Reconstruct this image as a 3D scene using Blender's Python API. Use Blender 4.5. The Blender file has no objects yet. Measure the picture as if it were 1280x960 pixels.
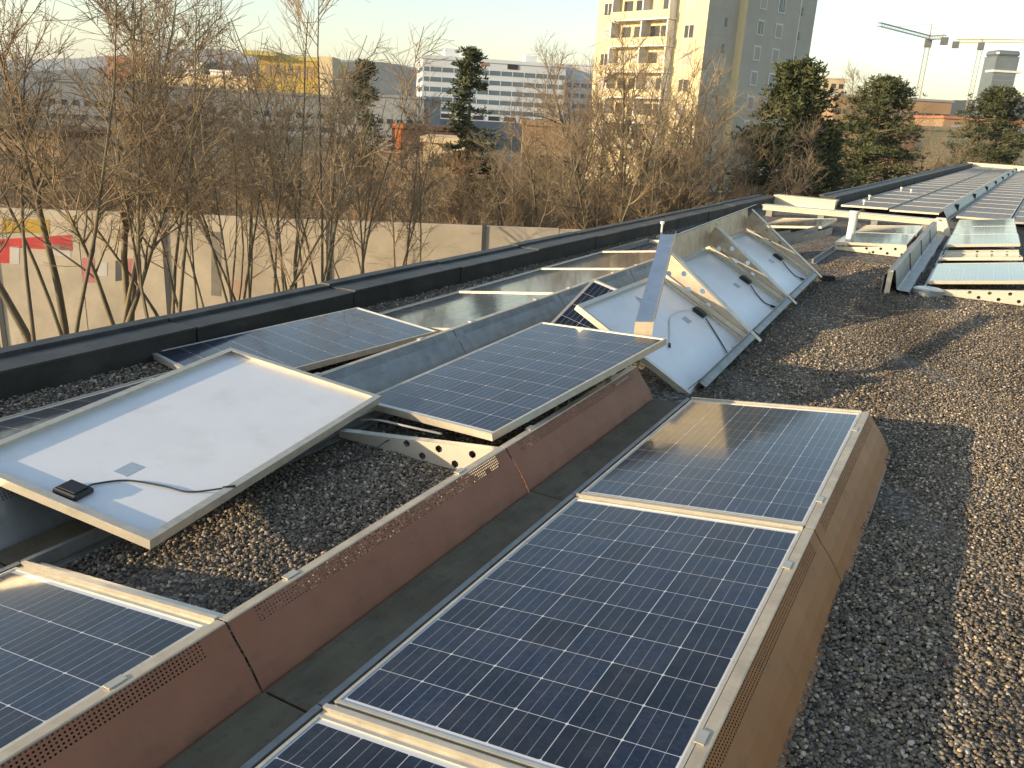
import bpy, math, random
import numpy as np
from mathutils import Vector, Matrix
random.seed(7); rng = np.random.default_rng(7)
S = bpy.context.scene
COL = S.collection
# ------------------------------------------------------------------ camera
CAM = np.array([1.3375, -1.5942, 1.7150])
AX = np.array([[0.87223302, 0.48591814, 0.05561586],      # right
               [0.1960367, -0.24316093, -0.94996967],     # down
               [-0.44808389, 0.83949766, -0.30735078]])   # forward
FPX = 1050.0
cd = bpy.data.cameras.new('camera'); cam = bpy.data.objects.new('camera', cd); COL.objects.link(cam)
cm = Matrix.Identity(4)
for i in range(3):
    cm[i][0] = AX[0][i]; cm[i][1] = -AX[1][i]; cm[i][2] = -AX[2][i]; cm[i][3] = CAM[i]
cam.matrix_world = cm
cd.sensor_width = 36.0; cd.lens = FPX / 1280 * 36.0; cd.clip_start = 0.05; cd.clip_end = 20000
S.camera = cam
S.render.resolution_x = 1024; S.render.resolution_y = 768
# ------------------------------------------------------------------ sky, sun, exposure
SUN_EL, SUN_X, SUN_Y = 12.0, -0.60, -0.80
W = bpy.data.worlds.new('World'); S.world = W; W.use_nodes = True
wn = W.node_tree.nodes; wl = W.node_tree.links
sky = wn.new('ShaderNodeTexSky'); sky.sky_type = 'NISHITA'; sky.sun_disc = False
sky.sun_elevation = math.radians(SUN_EL); sky.sun_rotation = math.atan2(SUN_X, SUN_Y)
sky.air_density = 1.0; sky.dust_density = 0.8; sky.ozone_density = 0.6; sky.altitude = 300
wn['Background'].inputs['Strength'].default_value = 0.135
wl.new(sky.outputs[0], wn['Background'].inputs['Color'])
sd = bpy.data.lights.new('sun', 'SUN'); sun = bpy.data.objects.new('sun', sd); COL.objects.link(sun)
sd.energy = 3.8; sd.angle = math.radians(0.53); sd.color = (1.0, 0.79, 0.52)
sun.location = (-20, -25, 30)
_ce = math.cos(math.radians(SUN_EL))
SUNV = Vector((SUN_X * _ce, SUN_Y * _ce, math.sin(math.radians(SUN_EL))))
sun.rotation_euler = (-SUNV).to_track_quat('-Z', 'Y').to_euler()
S.view_settings.view_transform = 'Standard'; S.view_settings.look = 'None'
S.view_settings.exposure = 1.06; S.view_settings.gamma = 1.0; S.view_settings.use_curve_mapping = False
S.view_settings.use_white_balance = True; S.view_settings.white_balance_temperature = 6800; S.view_settings.white_balance_tint = 10

# ------------------------------------------------------------------ pixel helpers (direction only; depth is given)
def ray(px, py): return np.array([(px - 640) / FPX, (py - 480) / FPX, 1.0]) @ AX
def at(px, py, d): return CAM + ray(px, py) * d
def onz(px, py, z):
    r = ray(px, py); return CAM + r * ((z - CAM[2]) / r[2])
GZ = -6.0                                   # street level below the roof

# ------------------------------------------------------------------ materials
MATS = {}
def lin(c): return tuple(c) + (1.0,)
def mat(name, base, rough=0.6, metal=0.0, spec=0.5, coat=0.0, var=0.0, scale=8.0, bump=0.0, bscale=60.0, col2=None, coords='Object', coat_rough=0.04, randobj=0.0, detail=6):
    m = bpy.data.materials.new(name); m.use_nodes = True
    nt = m.node_tree; N = nt.nodes; L = nt.links; b = N['Principled BSDF']
    b.inputs['Base Color'].default_value = lin(base); b.inputs['Roughness'].default_value = rough
    b.inputs['Metallic'].default_value = metal; b.inputs['Specular IOR Level'].default_value = spec
    b.inputs['Coat Weight'].default_value = coat; b.inputs['Coat IOR'].default_value = 1.38; b.inputs['Coat Roughness'].default_value = coat_rough
    tc = N.new('ShaderNodeTexCoord')
    out = None
    if col2 is not None or var > 0:
        c2 = col2 if col2 is not None else tuple(min(1, c * (1 - var)) for c in base)
        c1 = base if col2 is not None else tuple(min(1, c * (1 + var)) for c in base)
        nz = N.new('ShaderNodeTexNoise'); nz.inputs['Scale'].default_value = scale; nz.inputs['Detail'].default_value = detail
        nz.inputs['Roughness'].default_value = 0.62
        L.new(tc.outputs[coords], nz.inputs['Vector'])
        rp = N.new('ShaderNodeValToRGB'); rp.color_ramp.elements[0].position = 0.32; rp.color_ramp.elements[1].position = 0.68
        rp.color_ramp.elements[0].color = lin(c1); rp.color_ramp.elements[1].color = lin(c2)
        L.new(nz.outputs['Fac'], rp.inputs['Fac']); out = rp.outputs['Color']
        mr = N.new('ShaderNodeMapRange'); mr.inputs['To Min'].default_value = max(0.02, rough - 0.08); mr.inputs['To Max'].default_value = min(1, rough + 0.12)
        L.new(nz.outputs['Fac'], mr.inputs['Value']); L.new(mr.outputs[0], b.inputs['Roughness'])
    if randobj > 0:
        oi = N.new('ShaderNodeObjectInfo'); hs = N.new('ShaderNodeHueSaturation')
        ma = N.new('ShaderNodeMapRange'); ma.inputs['To Min'].default_value = 1 - randobj; ma.inputs['To Max'].default_value = 1 + randobj
        L.new(oi.outputs['Random'], ma.inputs['Value']); L.new(ma.outputs[0], hs.inputs['Value'])
        if out is not None: L.new(out, hs.inputs['Color'])
        else: hs.inputs['Color'].default_value = lin(base)
        out = hs.outputs['Color']
    if out is not None: L.new(out, b.inputs['Base Color'])
    if bump > 0:
        n2 = N.new('ShaderNodeTexNoise'); n2.inputs['Scale'].default_value = bscale; n2.inputs['Detail'].default_value = 5
        L.new(tc.outputs[coords], n2.inputs['Vector'])
        bp = N.new('ShaderNodeBump'); bp.inputs['Strength'].default_value = bump; bp.inputs['Distance'].default_value = 0.01
        L.new(n2.outputs['Fac'], bp.inputs['Height']); L.new(bp.outputs[0], b.inputs['Normal'])
    MATS[name] = m
    return m

mat('frame', (0.62, 0.57, 0.47), 0.38, 0.55, var=0.10, scale=14)
mat('sheet_white', (0.80, 0.80, 0.80), 0.30, spec=0.5, coat=0.3, coat_rough=0.2, var=0.035, scale=3)
mat('grid_white', (0.62, 0.63, 0.65), 0.45, coat=1.0, var=0.05, scale=5)
mat('brown_a', (0.34, 0.150, 0.058), 0.46, spec=0.18, var=0.10, scale=4, bump=0.05, bscale=40)
mat('brown_b', (0.30, 0.122, 0.068), 0.48, spec=0.18, var=0.12, scale=4, bump=0.05, bscale=40)
mat('blank_metal', (0.60, 0.63, 0.66), 0.36, 1.0, var=0.12, scale=6)
mat('fin', (0.50, 0.42, 0.32), 0.36, 0.5, var=0.22, scale=9)
mat('galv', (0.25, 0.26, 0.255), 0.42, 0.5, var=0.14, scale=9)
mat('alu_plate', (0.70, 0.66, 0.56), 0.36, 0.45, var=0.08, scale=7)
mat('flange', (0.52, 0.44, 0.33), 0.42, 0.35, var=0.15, scale=12)
mat('tray', (0.115, 0.092, 0.053), 0.75, var=0.25, scale=5, bump=0.25, bscale=30, col2=None)
mat('black_plastic', (0.012, 0.012, 0.013), 0.45, var=0.2)
mat('cable', (0.03, 0.03, 0.035), 0.5)
mat('cable_grey', (0.35, 0.35, 0.36), 0.5)
mat('label_grey', (0.38, 0.46, 0.52), 0.5, var=0.1, scale=60)
mat('bitumen', (0.030, 0.027, 0.022), 0.7, var=0.3, scale=3, bump=0.3, bscale=25)
mat('coping', (0.045, 0.047, 0.046), 0.5, 0.2, var=0.25, scale=3, bump=0.06, bscale=12)
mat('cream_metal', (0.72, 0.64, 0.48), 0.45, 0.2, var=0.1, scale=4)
mat('pipe_white', (0.75, 0.72, 0.64), 0.45, var=0.08, scale=6)
mat('concrete', (0.56, 0.49, 0.38), 0.9, var=0.16, scale=0.9, bump=0.3, bscale=6)
mat('graf_red', (0.62, 0.07, 0.07), 0.7, var=0.2, scale=2)
mat('graf_pink', (0.6, 0.22, 0.24), 0.7, var=0.2, scale=2)
mat('graf_yellow', (0.55, 0.36, 0.06), 0.7, var=0.2, scale=2)
mat('graf_white', (0.62, 0.60, 0.55), 0.7, var=0.1, scale=2)
mat('graf_grey', (0.27, 0.25, 0.21), 0.8, var=0.2, scale=1.5)
mat('graf_faded', (0.52, 0.36, 0.28), 0.8, var=0.1, scale=2)
mat('graf_dark', (0.10, 0.11, 0.11), 0.7, var=0.2, scale=2)
mat('bark', (0.12, 0.10, 0.065), 0.9, col2=(0.22, 0.185, 0.12), scale=2.0, bump=0.3, bscale=18, randobj=0.22)
mat('twig', (0.27, 0.20, 0.12), 0.85, col2=(0.37, 0.28, 0.18), scale=0.6, randobj=0.42)
mat('twig_red', (0.27, 0.165, 0.085), 0.85, col2=(0.37, 0.24, 0.13), scale=0.6, randobj=0.42)
mat('needle', (0.034, 0.046, 0.018), 0.7, col2=(0.095, 0.105, 0.036), scale=0.9, randobj=0.12)
mat('ivy', (0.07, 0.085, 0.02), 0.6, col2=(0.12, 0.13, 0.03), scale=1.5)
mat('dry_leaf', (0.11, 0.07, 0.03), 0.8, var=0.3, scale=2)
mat('ground', (0.085, 0.068, 0.040), 0.95, col2=(0.12, 0.10, 0.05), scale=0.08, bump=0.4, bscale=1.2)
mat('hillmat', (0.050, 0.068, 0.070), 0.95, col2=(0.07, 0.08, 0.075), scale=0.006)  # hill colour shifted towards blue, so distance haze is partly painted in
mat('tower_wall', (0.50, 0.47, 0.39), 0.85, var=0.06, scale=0.5)
mat('tower_sunlit', (0.66, 0.57, 0.36), 0.85, var=0.06, scale=0.5)  # sunlit version of the tower wall, warm sunlight put into the colour
mat('white_paint', (0.74, 0.73, 0.70), 0.6, var=0.06, scale=1)
mat('win_dark', (0.030, 0.033, 0.038), 0.12, spec=0.6, randobj=0.5)
mat('win_blind', (0.40, 0.38, 0.33), 0.6, randobj=0.15)
mat('awning', (0.50, 0.10, 0.05), 0.7)
mat('office_white', (0.62, 0.66, 0.70), 0.6, var=0.05, scale=0.1)
mat('office_band', (0.10, 0.15, 0.19), 0.15, spec=0.6)
mat('mall_grey', (0.23, 0.25, 0.27), 0.7, var=0.12, scale=0.1)
mat('dark_void', (0.02, 0.02, 0.022), 0.8)
mat('rust', (0.085, 0.04, 0.028), 0.8, var=0.2, scale=0.5)
mat('orange', (0.62, 0.17, 0.04), 0.6)
mat('brick_red', (0.40, 0.17, 0.10), 0.85, var=0.12, scale=0.4)
mat('cream_wall', (0.60, 0.48, 0.29), 0.85, var=0.10, scale=0.2)
mat('yellow_wall', (0.42, 0.29, 0.05), 0.6, var=0.08, scale=0.2)
mat('tan_wall', (0.30, 0.20, 0.12), 0.85, var=0.15, scale=0.15)
mat('glass_tower', (0.14, 0.17, 0.18), 0.3, 0.1, spec=0.6, var=0.15, scale=0.08)
mat('crane_grey', (0.30, 0.30, 0.27), 0.6)
mat('crane_dark', (0.07, 0.075, 0.08), 0.6)
mat('crane_yellow', (0.45, 0.38, 0.12), 0.6)
mat('car_white', (0.75, 0.75, 0.74), 0.25, coat=0.6)
mat('car_dark', (0.04, 0.05, 0.06), 0.25, coat=0.6)
mat('bolt', (0.35, 0.34, 0.32), 0.4, 0.8)

def mat_cell():
    m = mat('cell', (0.011, 0.019, 0.055), 0.30, spec=0.12, coat=1.0, coat_rough=0.035)
    nt = m.node_tree; N = nt.nodes; L = nt.links; b = N['Principled BSDF']
    tc = N.new('ShaderNodeTexCoord'); sp = N.new('ShaderNodeSeparateXYZ'); L.new(tc.outputs['Object'], sp.inputs[0])
    # grain of the polycrystal
    oi = N.new('ShaderNodeObjectInfo'); va = N.new('ShaderNodeVectorMath'); va.operation = 'ADD'
    mulr = N.new('ShaderNodeVectorMath'); mulr.operation = 'SCALE'; mulr.inputs[0].default_value = (7.1, 3.3, 5.7); L.new(oi.outputs['Random'], mulr.inputs['Scale'])
    L.new(tc.outputs['Object'], va.inputs[0]); L.new(mulr.outputs[0], va.inputs[1])
    vo = N.new('ShaderNodeTexVoronoi'); vo.inputs['Scale'].default_value = 90; L.new(va.outputs[0], vo.inputs['Vector'])
    rp = N.new('ShaderNodeValToRGB'); rp.color_ramp.elements[0].color = (0.004, 0.008, 0.021, 1); rp.color_ramp.elements[1].color = (0.010, 0.018, 0.042, 1)
    sx = N.new('ShaderNodeSeparateXYZ'); L.new(vo.outputs['Color'], sx.inputs[0]); L.new(sx.outputs[0], rp.inputs['Fac'])
    hs = N.new('ShaderNodeHueSaturation'); mr = N.new('ShaderNodeMapRange'); mr.inputs['To Min'].default_value = 0.55; mr.inputs['To Max'].default_value = 1.5
    L.new(oi.outputs['Random'], mr.inputs['Value']); L.new(mr.outputs[0], hs.inputs['Value']); L.new(rp.outputs[0], hs.inputs['Color'])
    # three busbars along the cell's y, at x = -39, 0, +39 mm
    mm = N.new('ShaderNodeMath'); mm.operation = 'PINGPONG'; mm.inputs[1].default_value = 0.0195
    ad = N.new('ShaderNodeMath'); ad.operation = 'ADD'; ad.inputs[1].default_value = 0.039 * 4 ; L.new(sp.outputs[0], ad.inputs[0]); L.new(ad.outputs[0], mm.inputs[0])
    lt = N.new('ShaderNodeMath'); lt.operation = 'LESS_THAN'; lt.inputs[1].default_value = 0.0009; L.new(mm.outputs[0], lt.inputs[0])
    ab = N.new('ShaderNodeMath'); ab.operation = 'ABSOLUTE'; L.new(sp.outputs[0], ab.inputs[0])
    l2 = N.new('ShaderNodeMath'); l2.operation = 'LESS_THAN'; l2.inputs[1].default_value = 0.055; L.new(ab.outputs[0], l2.inputs[0])
    mu = N.new('ShaderNodeMath'); mu.operation = 'MULTIPLY'; L.new(lt.outputs[0], mu.inputs[0]); L.new(l2.outputs[0], mu.inputs[1])
    mx = N.new('ShaderNodeMix'); mx.data_type = 'RGBA'; mx.inputs['B'].default_value = (0.22, 0.235, 0.27, 1)
    L.new(mu.outputs[0], mx.inputs['Factor']); L.new(hs.outputs[0], mx.inputs['A'])
    dn = N.new('ShaderNodeTexNoise'); dn.inputs['Scale'].default_value = 7; dn.inputs['Detail'].default_value = 8; dn.inputs['Roughness'].default_value = 0.7
    g2 = N.new('ShaderNodeNewGeometry'); L.new(g2.outputs['Position'], dn.inputs['Vector'])
    dr_ = N.new('ShaderNodeMapRange'); dr_.inputs['From Min'].default_value = 0.42; dr_.inputs['From Max'].default_value = 0.8; dr_.inputs['To Min'].default_value = 0.0; dr_.inputs['To Max'].default_value = 0.09
    L.new(dn.outputs['Fac'], dr_.inputs['Value'])
    dm = N.new('ShaderNodeMix'); dm.data_type = 'RGBA'; dm.inputs['B'].default_value = (0.30, 0.26, 0.20, 1)
    L.new(dr_.outputs[0], dm.inputs['Factor']); L.new(mx.outputs['Result'], dm.inputs['A']); L.new(dm.outputs['Result'], b.inputs['Base Color'])
    # a thin film of dust on the glass: uneven gloss
    nz = N.new('ShaderNodeTexNoise'); nz.inputs['Scale'].default_value = 3.0; nz.inputs['Detail'].default_value = 6
    gp = N.new('ShaderNodeNewGeometry'); L.new(gp.outputs['Position'], nz.inputs['Vector'])
    m3 = N.new('ShaderNodeMapRange'); m3.inputs['To Min'].default_value = 0.02; m3.inputs['To Max'].default_value = 0.12
    L.new(nz.outputs['Fac'], m3.inputs['Value']); L.new(m3.outputs[0], b.inputs['Coat Roughness'])
mat_cell()
def mat_grid(name, base, line, px, py, lw):
    """distant panel: cell grid in the material only"""
    m = mat(name, base, 0.6, spec=0.2, coat=0.15, coat_rough=0.25)
    nt = m.node_tree; N = nt.nodes; L = nt.links; b = N['Principled BSDF']
    tc = N.new('ShaderNodeTexCoord'); sp = N.new('ShaderNodeSeparateXYZ'); L.new(tc.outputs['Object'], sp.inputs[0])
    outs = []
    for o in (0, 1):
        a = N.new('ShaderNodeMath'); a.operation = 'PINGPONG'; a.inputs[1].default_value = 0.0795
        s = N.new('ShaderNodeMath'); s.operation = 'ADD'; s.inputs[1].default_value = 1.59; L.new(sp.outputs[o], s.inputs[0]); L.new(s.outputs[0], a.inputs[0])
        c = N.new('ShaderNodeMath'); c.operation = 'LESS_THAN'; c.inputs[1].default_value = lw; L.new(a.outputs[0], c.inputs[0]); outs.append(c)
    mxx = N.new('ShaderNodeMath'); mxx.operation = 'MAXIMUM'; L.new(outs[0].outputs[0], mxx.inputs[0]); L.new(outs[1].outputs[0], mxx.inputs[1])
    mx = N.new('ShaderNodeMix'); mx.data_type = 'RGBA'; mx.inputs['A'].default_value = lin(base); mx.inputs['B'].default_value = lin(line)
    L.new(mxx.outputs[0], mx.inputs['Factor']); L.new(mx.outputs['Result'], b.inputs['Base Color'])
mat_grid('far_cells', (0.22, 0.20, 0.185), (0.36, 0.33, 0.30), 0.159, 0.159, 0.004)

def add_dirt(name, vec_scale, colr, lo, hi, amt, rot=False):
    m = MATS[name]; nt = m.node_tree; N = nt.nodes; L = nt.links; b = N['Principled BSDF']
    tc = N.new('ShaderNodeTexCoord'); mp = N.new('ShaderNodeMapping'); mp.inputs['Scale'].default_value = vec_scale; L.new(tc.outputs['Object'], mp.inputs['Vector'])
    oi = N.new('ShaderNodeObjectInfo'); L.new(oi.outputs['Location'], mp.inputs['Location'])
    nz = N.new('ShaderNodeTexNoise'); nz.inputs['Scale'].default_value = 1.0; nz.inputs['Detail'].default_value = 8; nz.inputs['Roughness'].default_value = 0.65; L.new(mp.outputs[0], nz.inputs['Vector'])
    mr = N.new('ShaderNodeMapRange'); mr.inputs['From Min'].default_value = lo; mr.inputs['From Max'].default_value = hi; mr.inputs['To Max'].default_value = amt; L.new(nz.outputs['Fac'], mr.inputs['Value'])
    mx = N.new('ShaderNodeMix'); mx.data_type = 'RGBA'; mx.inputs['B'].default_value = lin(colr); L.new(mr.outputs[0], mx.inputs['Factor'])
    src = b.inputs['Base Color'].links[0].from_socket if b.inputs['Base Color'].links else None
    if src is not None: L.new(src, mx.inputs['A'])
    else: mx.inputs['A'].default_value = b.inputs['Base Color'].default_value
    L.new(mx.outputs['Result'], b.inputs['Base Color'])
for nm in ('brown_a', 'brown_b', 'galv'):
    add_dirt(nm, (3, 26, 3), (0.27, 0.19, 0.12), 0.52, 0.78, 0.25)        # run-off streaks down the slope
    add_dirt(nm, (14, 9, 14), (0.10, 0.075, 0.05), 0.56, 0.70, 0.35)      # blotches
add_dirt('tray', (9, 2.5, 9), (0.17, 0.15, 0.10), 0.45, 0.7, 0.6)
add_dirt('tray', (30, 30, 30), (0.03, 0.03, 0.022), 0.55, 0.7, 0.5)
add_dirt('coping', (4, 4, 4), (0.12, 0.12, 0.11), 0.48, 0.72, 0.5)
add_dirt('bitumen', (6, 3, 9), (0.075, 0.07, 0.058), 0.5, 0.72, 0.5)
add_dirt('sheet_white', (5, 5, 5), (0.55, 0.53, 0.50), 0.52, 0.78, 0.35)
add_dirt('sheet_white', (60, 60, 60), (0.42, 0.40, 0.36), 0.68, 0.74, 0.5)
add_dirt('frame', (8, 30, 30), (0.30, 0.26, 0.20), 0.55, 0.75, 0.4)
def mat_gravel():
    m = mat('gravel', (0.15, 0.13, 0.11), 0.85)
    nt = m.node_tree; N = nt.nodes; L = nt.links; b = N['Principled BSDF']
    at_ = N.new('ShaderNodeAttribute'); at_.attribute_name = 'tone'; L.new(at_.outputs['Color'], b.inputs['Base Color'])
mat_gravel()
def mat_roof():
    m = mat('roof_gravel', (0.13, 0.11, 0.09), 0.9)
    nt = m.node_tree; N = nt.nodes; L = nt.links; b = N['Principled BSDF']
    tc = N.new('ShaderNodeTexCoord'); vo = N.new('ShaderNodeTexVoronoi'); vo.inputs['Scale'].default_value = 46
    L.new(tc.outputs['Object'], vo.inputs['Vector'])
    sx = N.new('ShaderNodeSeparateXYZ'); L.new(vo.outputs['Color'], sx.inputs[0])
    rp = N.new('ShaderNodeValToRGB'); e = rp.color_ramp.elements
    e[0].color = (0.05, 0.042, 0.035, 1); e[1].color = (0.36, 0.32, 0.27, 1); k = e.new(0.55); k.color = (0.14, 0.115, 0.09, 1)
    L.new(sx.outputs[0], rp.inputs['Fac'])
    nz = N.new('ShaderNodeTexNoise'); nz.inputs['Scale'].default_value = 0.8; nz.inputs['Detail'].default_value = 6; L.new(tc.outputs['Object'], nz.inputs['Vector'])
    hs = N.new('ShaderNodeHueSaturation'); mr = N.new('ShaderNodeMapRange'); mr.inputs['To Min'].default_value = 0.6; mr.inputs['To Max'].default_value = 1.4
    L.new(nz.outputs['Fac'], mr.inputs['Value']); L.new(mr.outputs[0], hs.inputs['Value']); L.new(rp.outputs[0], hs.inputs['Color']); L.new(hs.outputs[0], b.inputs['Base Color'])
    bp = N.new('ShaderNodeBump'); bp.inputs['Strength'].default_value = 1.0; bp.inputs['Distance'].default_value = 0.02; bp.invert = True
    L.new(vo.outputs['Distance'], bp.inputs['Height']); L.new(bp.outputs[0], b.inputs['Normal'])
mat_roof()

# ------------------------------------------------------------------ mesh helpers
class MB:
    def __init__(s): s.v = []; s.f = []
    def add(s, vs, fs):
        o = len(s.v); s.v.extend([tuple(map(float, p)) for p in vs]); s.f.extend([tuple(i + o for i in q) for q in fs]); return s
    def box(s, x0, x1, y0, y1, z0, z1):
        return s.add([(x0,y0,z0),(x1,y0,z0),(x1,y1,z0),(x0,y1,z0),(x0,y0,z1),(x1,y0,z1),(x1,y1,z1),(x0,y1,z1)],
                     [(3,2,1,0),(4,5,6,7),(0,1,5,4),(1,2,6,5),(2,3,7,6),(3,0,4,7)])
    def bbox(s, x0, x1, y0, y1, z0, z1, b):
        """box with chamfered edges"""
        P = []
        for z, i in ((z0, b), (z0 + b, 0), (z1 - b, 0), (z1, b)):
            P += [(x0+i+b*(i==0),y0+i,z),(x1-i-b*(i==0),y0+i,z),(x1-i,y0+i+b*(i==0),z),(x1-i,y1-i-b*(i==0),z),(x1-i-b*(i==0),y1-i,z),(x0+i+b*(i==0),y1-i,z),(x0+i,y1-i-b*(i==0),z),(x0+i,y0+i+b*(i==0),z)]
        F = [tuple(range(7, -1, -1)), tuple(range(24, 32))]
        for r in range(3):
            for k in range(8): F.append((r*8+k, r*8+(k+1)%8, r*8+8+(k+1)%8, r*8+8+k))
        return s.add(P, F)
    def obox(s, o, ux, uy, uz):
        o, ux, uy, uz = map(np.array, (o, ux, uy, uz))
        P = [o, o+ux, o+ux+uy, o+uy, o+uz, o+ux+uz, o+ux+uy+uz, o+uy+uz]
        F = [(3,2,1,0),(4,5,6,7),(0,1,5,4),(1,2,6,5),(2,3,7,6),(3,0,4,7)]
        if np.dot(np.cross(ux, uy), uz) < 0: F = [q[::-1] for q in F]
        return s.add(P, F)
    def prism(s, prof, y0, y1):
        """closed polygon (x,z) counter-clockwise seen from -y, extruded along y"""
        n = len(prof); P = [(x, y0, z) for x, z in prof] + [(x, y1, z) for x, z in prof]
        F = [tuple(range(n)), tuple(range(2*n-1, n-1, -1))] + [((i+1) % n, i, i + n, (i+1) % n + n) for i in range(n)]
        return s.add(P, F)
    def tube(s, pts, r, n=6, r2=None):
        pts = [np.array(p, float) for p in pts]; m = len(pts); rings = []
        for i, p in enumerate(pts):
            t = pts[min(i+1, m-1)] - pts[max(i-1, 0)]; t /= (np.linalg.norm(t) + 1e-9)
            a = np.cross(t, (0.13, 0.21, 0.97)); a /= (np.linalg.norm(a) + 1e-9); b = np.cross(t, a)
            rr = r if r2 is None else r + (r2 - r) * i / max(1, m-1)
            rings.append([p + rr*(math.cos(2*math.pi*k/n)*a + math.sin(2*math.pi*k/n)*b) for k in range(n)])
        P = [q for R in rings for q in R]; F = []
        for i in range(m-1):
            for k in range(n): F.append((i*n+k, i*n+(k+1) % n, (i+1)*n+(k+1) % n, (i+1)*n+k))
        F += [tuple(range(n-1, -1, -1)), tuple(range((m-1)*n, m*n))]
        return s.add(P, F)
    def holed(s, quad, center, r, n=8):
        """flat quad (4 corners) with a round hole; corners in order"""
        q = [np.array(p, float) for p in quad]; c = np.array(center, float)
        e1 = q[1] - q[0]; e1 /= np.linalg.norm(e1); nn = np.cross(q[1]-q[0], q[3]-q[0]); nn /= np.linalg.norm(nn); e2 = np.cross(nn, e1)
        outer = [q[0], (q[0]+q[1])/2, q[1], (q[1]+q[2])/2, q[2], (q[2]+q[3])/2, q[3], (q[3]+q[0])/2]
        angs = [math.atan2(np.dot(o-c, e2), np.dot(o-c, e1)) for o in outer]
        inner = [c + r*(math.cos(a)*e1 + math.sin(a)*e2) for a in angs]
        return s.add(outer + inner, [(k, (k+1) % 8, 8+(k+1) % 8, 8+k) for k in range(8)])
    def mesh(s, name, m):
        me = bpy.data.meshes.new(name); me.from_pydata(s.v, [], s.f); me.update()
        me.materials.append(MATS[m] if isinstance(m, str) else m); return me
    def build(s, name, m, parent=None, mw=None, smooth=False):
        me = s.mesh(name, m)
        if smooth: me.polygons.foreach_set('use_smooth', [True]*len(me.polygons))
        return link(name, me, parent, mw)
def link(name, me, parent=None, mw=None):
    o = bpy.data.objects.new(name, me); COL.objects.link(o)
    if parent is not None: o.parent = parent
    if mw is not None: o.matrix_local = mw
    return o
def tag(o, label=None, cat=None, group=None, kind=None):
    if label: o['label'] = label
    if cat: o['category'] = cat
    if group: o['group'] = group
    if kind: o['kind'] = kind
    return o
def empty(name, label, cat, mw=None, group=None):
    o = bpy.data.objects.new(name, None); COL.objects.link(o); o.empty_display_size = 0.2
    if mw is not None: o.matrix_world = mw
    return tag(o, label, cat, group)
def T(x, y, z): return Matrix.Translation((x, y, z))
def frame_mw(o, ex, ey):
    ex = Vector(ex).normalized(); ey = Vector(ey); ez = ex.cross(ey).normalized(); ey = ez.cross(ex)
    m = Matrix.Identity(4)
    for i in range(3): m[i][0] = ex[i]; m[i][1] = ey[i]; m[i][2] = ez[i]; m[i][3] = o[i]
    return m

# ================================================================== SETTING
# ground: one sheet to the horizon
g = MB(); R = 9000; n = 24
for i in range(n):
    for j in range(n):
        pass
g.add([(-R,-R,GZ),(R,-R,GZ),(R,R,GZ),(-R,R,GZ)], [(0,1,2,3)])
tag(g.build('ground', 'ground'), kind='structure')

# roof deck (outline follows the building, which bends right beyond the step)
BEND = math.radians(2.9); PIV = np.array([0.55, 18.6])
def bent(x, y):
    """far wing of the roof: turned by a few degrees"""
    d = np.array([x, y]) - PIV; c, s_ = math.cos(BEND), math.sin(BEND)
    return PIV[0] + d[0]*c + d[1]*s_, PIV[1] - d[0]*s_ + d[1]*c
out = [(-3.80, -9), (12, -9), (12, 18)] + [bent(11, 62), bent(-2.3, 62), bent(-2.3, 20.2)] + [(-3.36, 20.2)]
rb = MB(); nn = len(out)
rb.add([(x, y, 0) for x, y in out] + [(x, y, GZ - 0.5) for x, y in out], [tuple(range(nn))] + [((i+1) % nn, i, i+nn, (i+1) % nn + nn) for i in range(nn)])
tag(rb.build('roof_deck', 'roof_gravel'), kind='structure')

# parapet: dark curb in segments with a raised outer lip
def curb(par, p0, p1, w, h, seg, lip=True, face='bitumen', top='coping'):
    p0 = np.array(p0, float); p1 = np.array(p1, float); L_ = np.linalg.norm(p1-p0); d = (p1-p0)/L_; nrm = np.array([-d[1], d[0]])   # outward = left of direction
    k = max(1, int(round(L_/seg))); sl = L_/k
    for i in range(k):
        a = p0 + d*(i*sl + 0.008) + nrm*random.uniform(-0.008, 0.008); e = sl - 0.016
        dz = random.uniform(-0.007, 0.007)
        body = MB(); body.obox((a[0], a[1], -0.02), (d[0]*e, d[1]*e, 0), (nrm[0]*w, nrm[1]*w, 0), (0, 0, h + dz + 0.02)); ob = body.build('curb_block', face, par)
        c = MB(); ov = 0.012
        q = a - nrm*ov
        c.obox((q[0], q[1], h + dz + 0.001), (d[0]*e, d[1]*e, 0), (nrm[0]*(w*0.42+ov), nrm[1]*(w*0.42+ov), 0), (0, 0, 0.014))
        q = a + nrm*(w*0.42 + 0.003)
        c.obox((q[0], q[1], h + dz - 0.004), (d[0]*e, d[1]*e, 0), (nrm[0]*w*0.34, nrm[1]*w*0.34, 0), (0, 0, 0.010))
        q = a + nrm*(w*0.76 + 0.004)
        c.obox((q[0], q[1], h + dz + 0.001), (d[0]*e, d[1]*e, 0), (nrm[0]*w*0.3, nrm[1]*w*0.3, 0), (0, 0, 0.028))
        c.build('coping_sheet', top, ob)
pp = empty('parapet', 'low black parapet with metal coping along the roof edge above the graffiti wall', 'parapet')
curb(pp, (-3.42, -6.0), (-2.98, 19.0), 0.36, 0.165, 1.72)
ps = empty('parapet', 'short sunlit parapet return where the roof edge steps inward', 'parapet')
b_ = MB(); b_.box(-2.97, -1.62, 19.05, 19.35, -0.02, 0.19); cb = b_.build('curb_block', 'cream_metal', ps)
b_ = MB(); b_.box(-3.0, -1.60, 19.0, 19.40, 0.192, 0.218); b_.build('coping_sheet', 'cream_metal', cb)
pf = empty('parapet', 'dark parapet with pale coping along the far wing of the roof', 'parapet')
curb(pf, bent(-1.72, 19.3), bent(-1.85, 60), 0.36, 0.26, 3.4)
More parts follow.
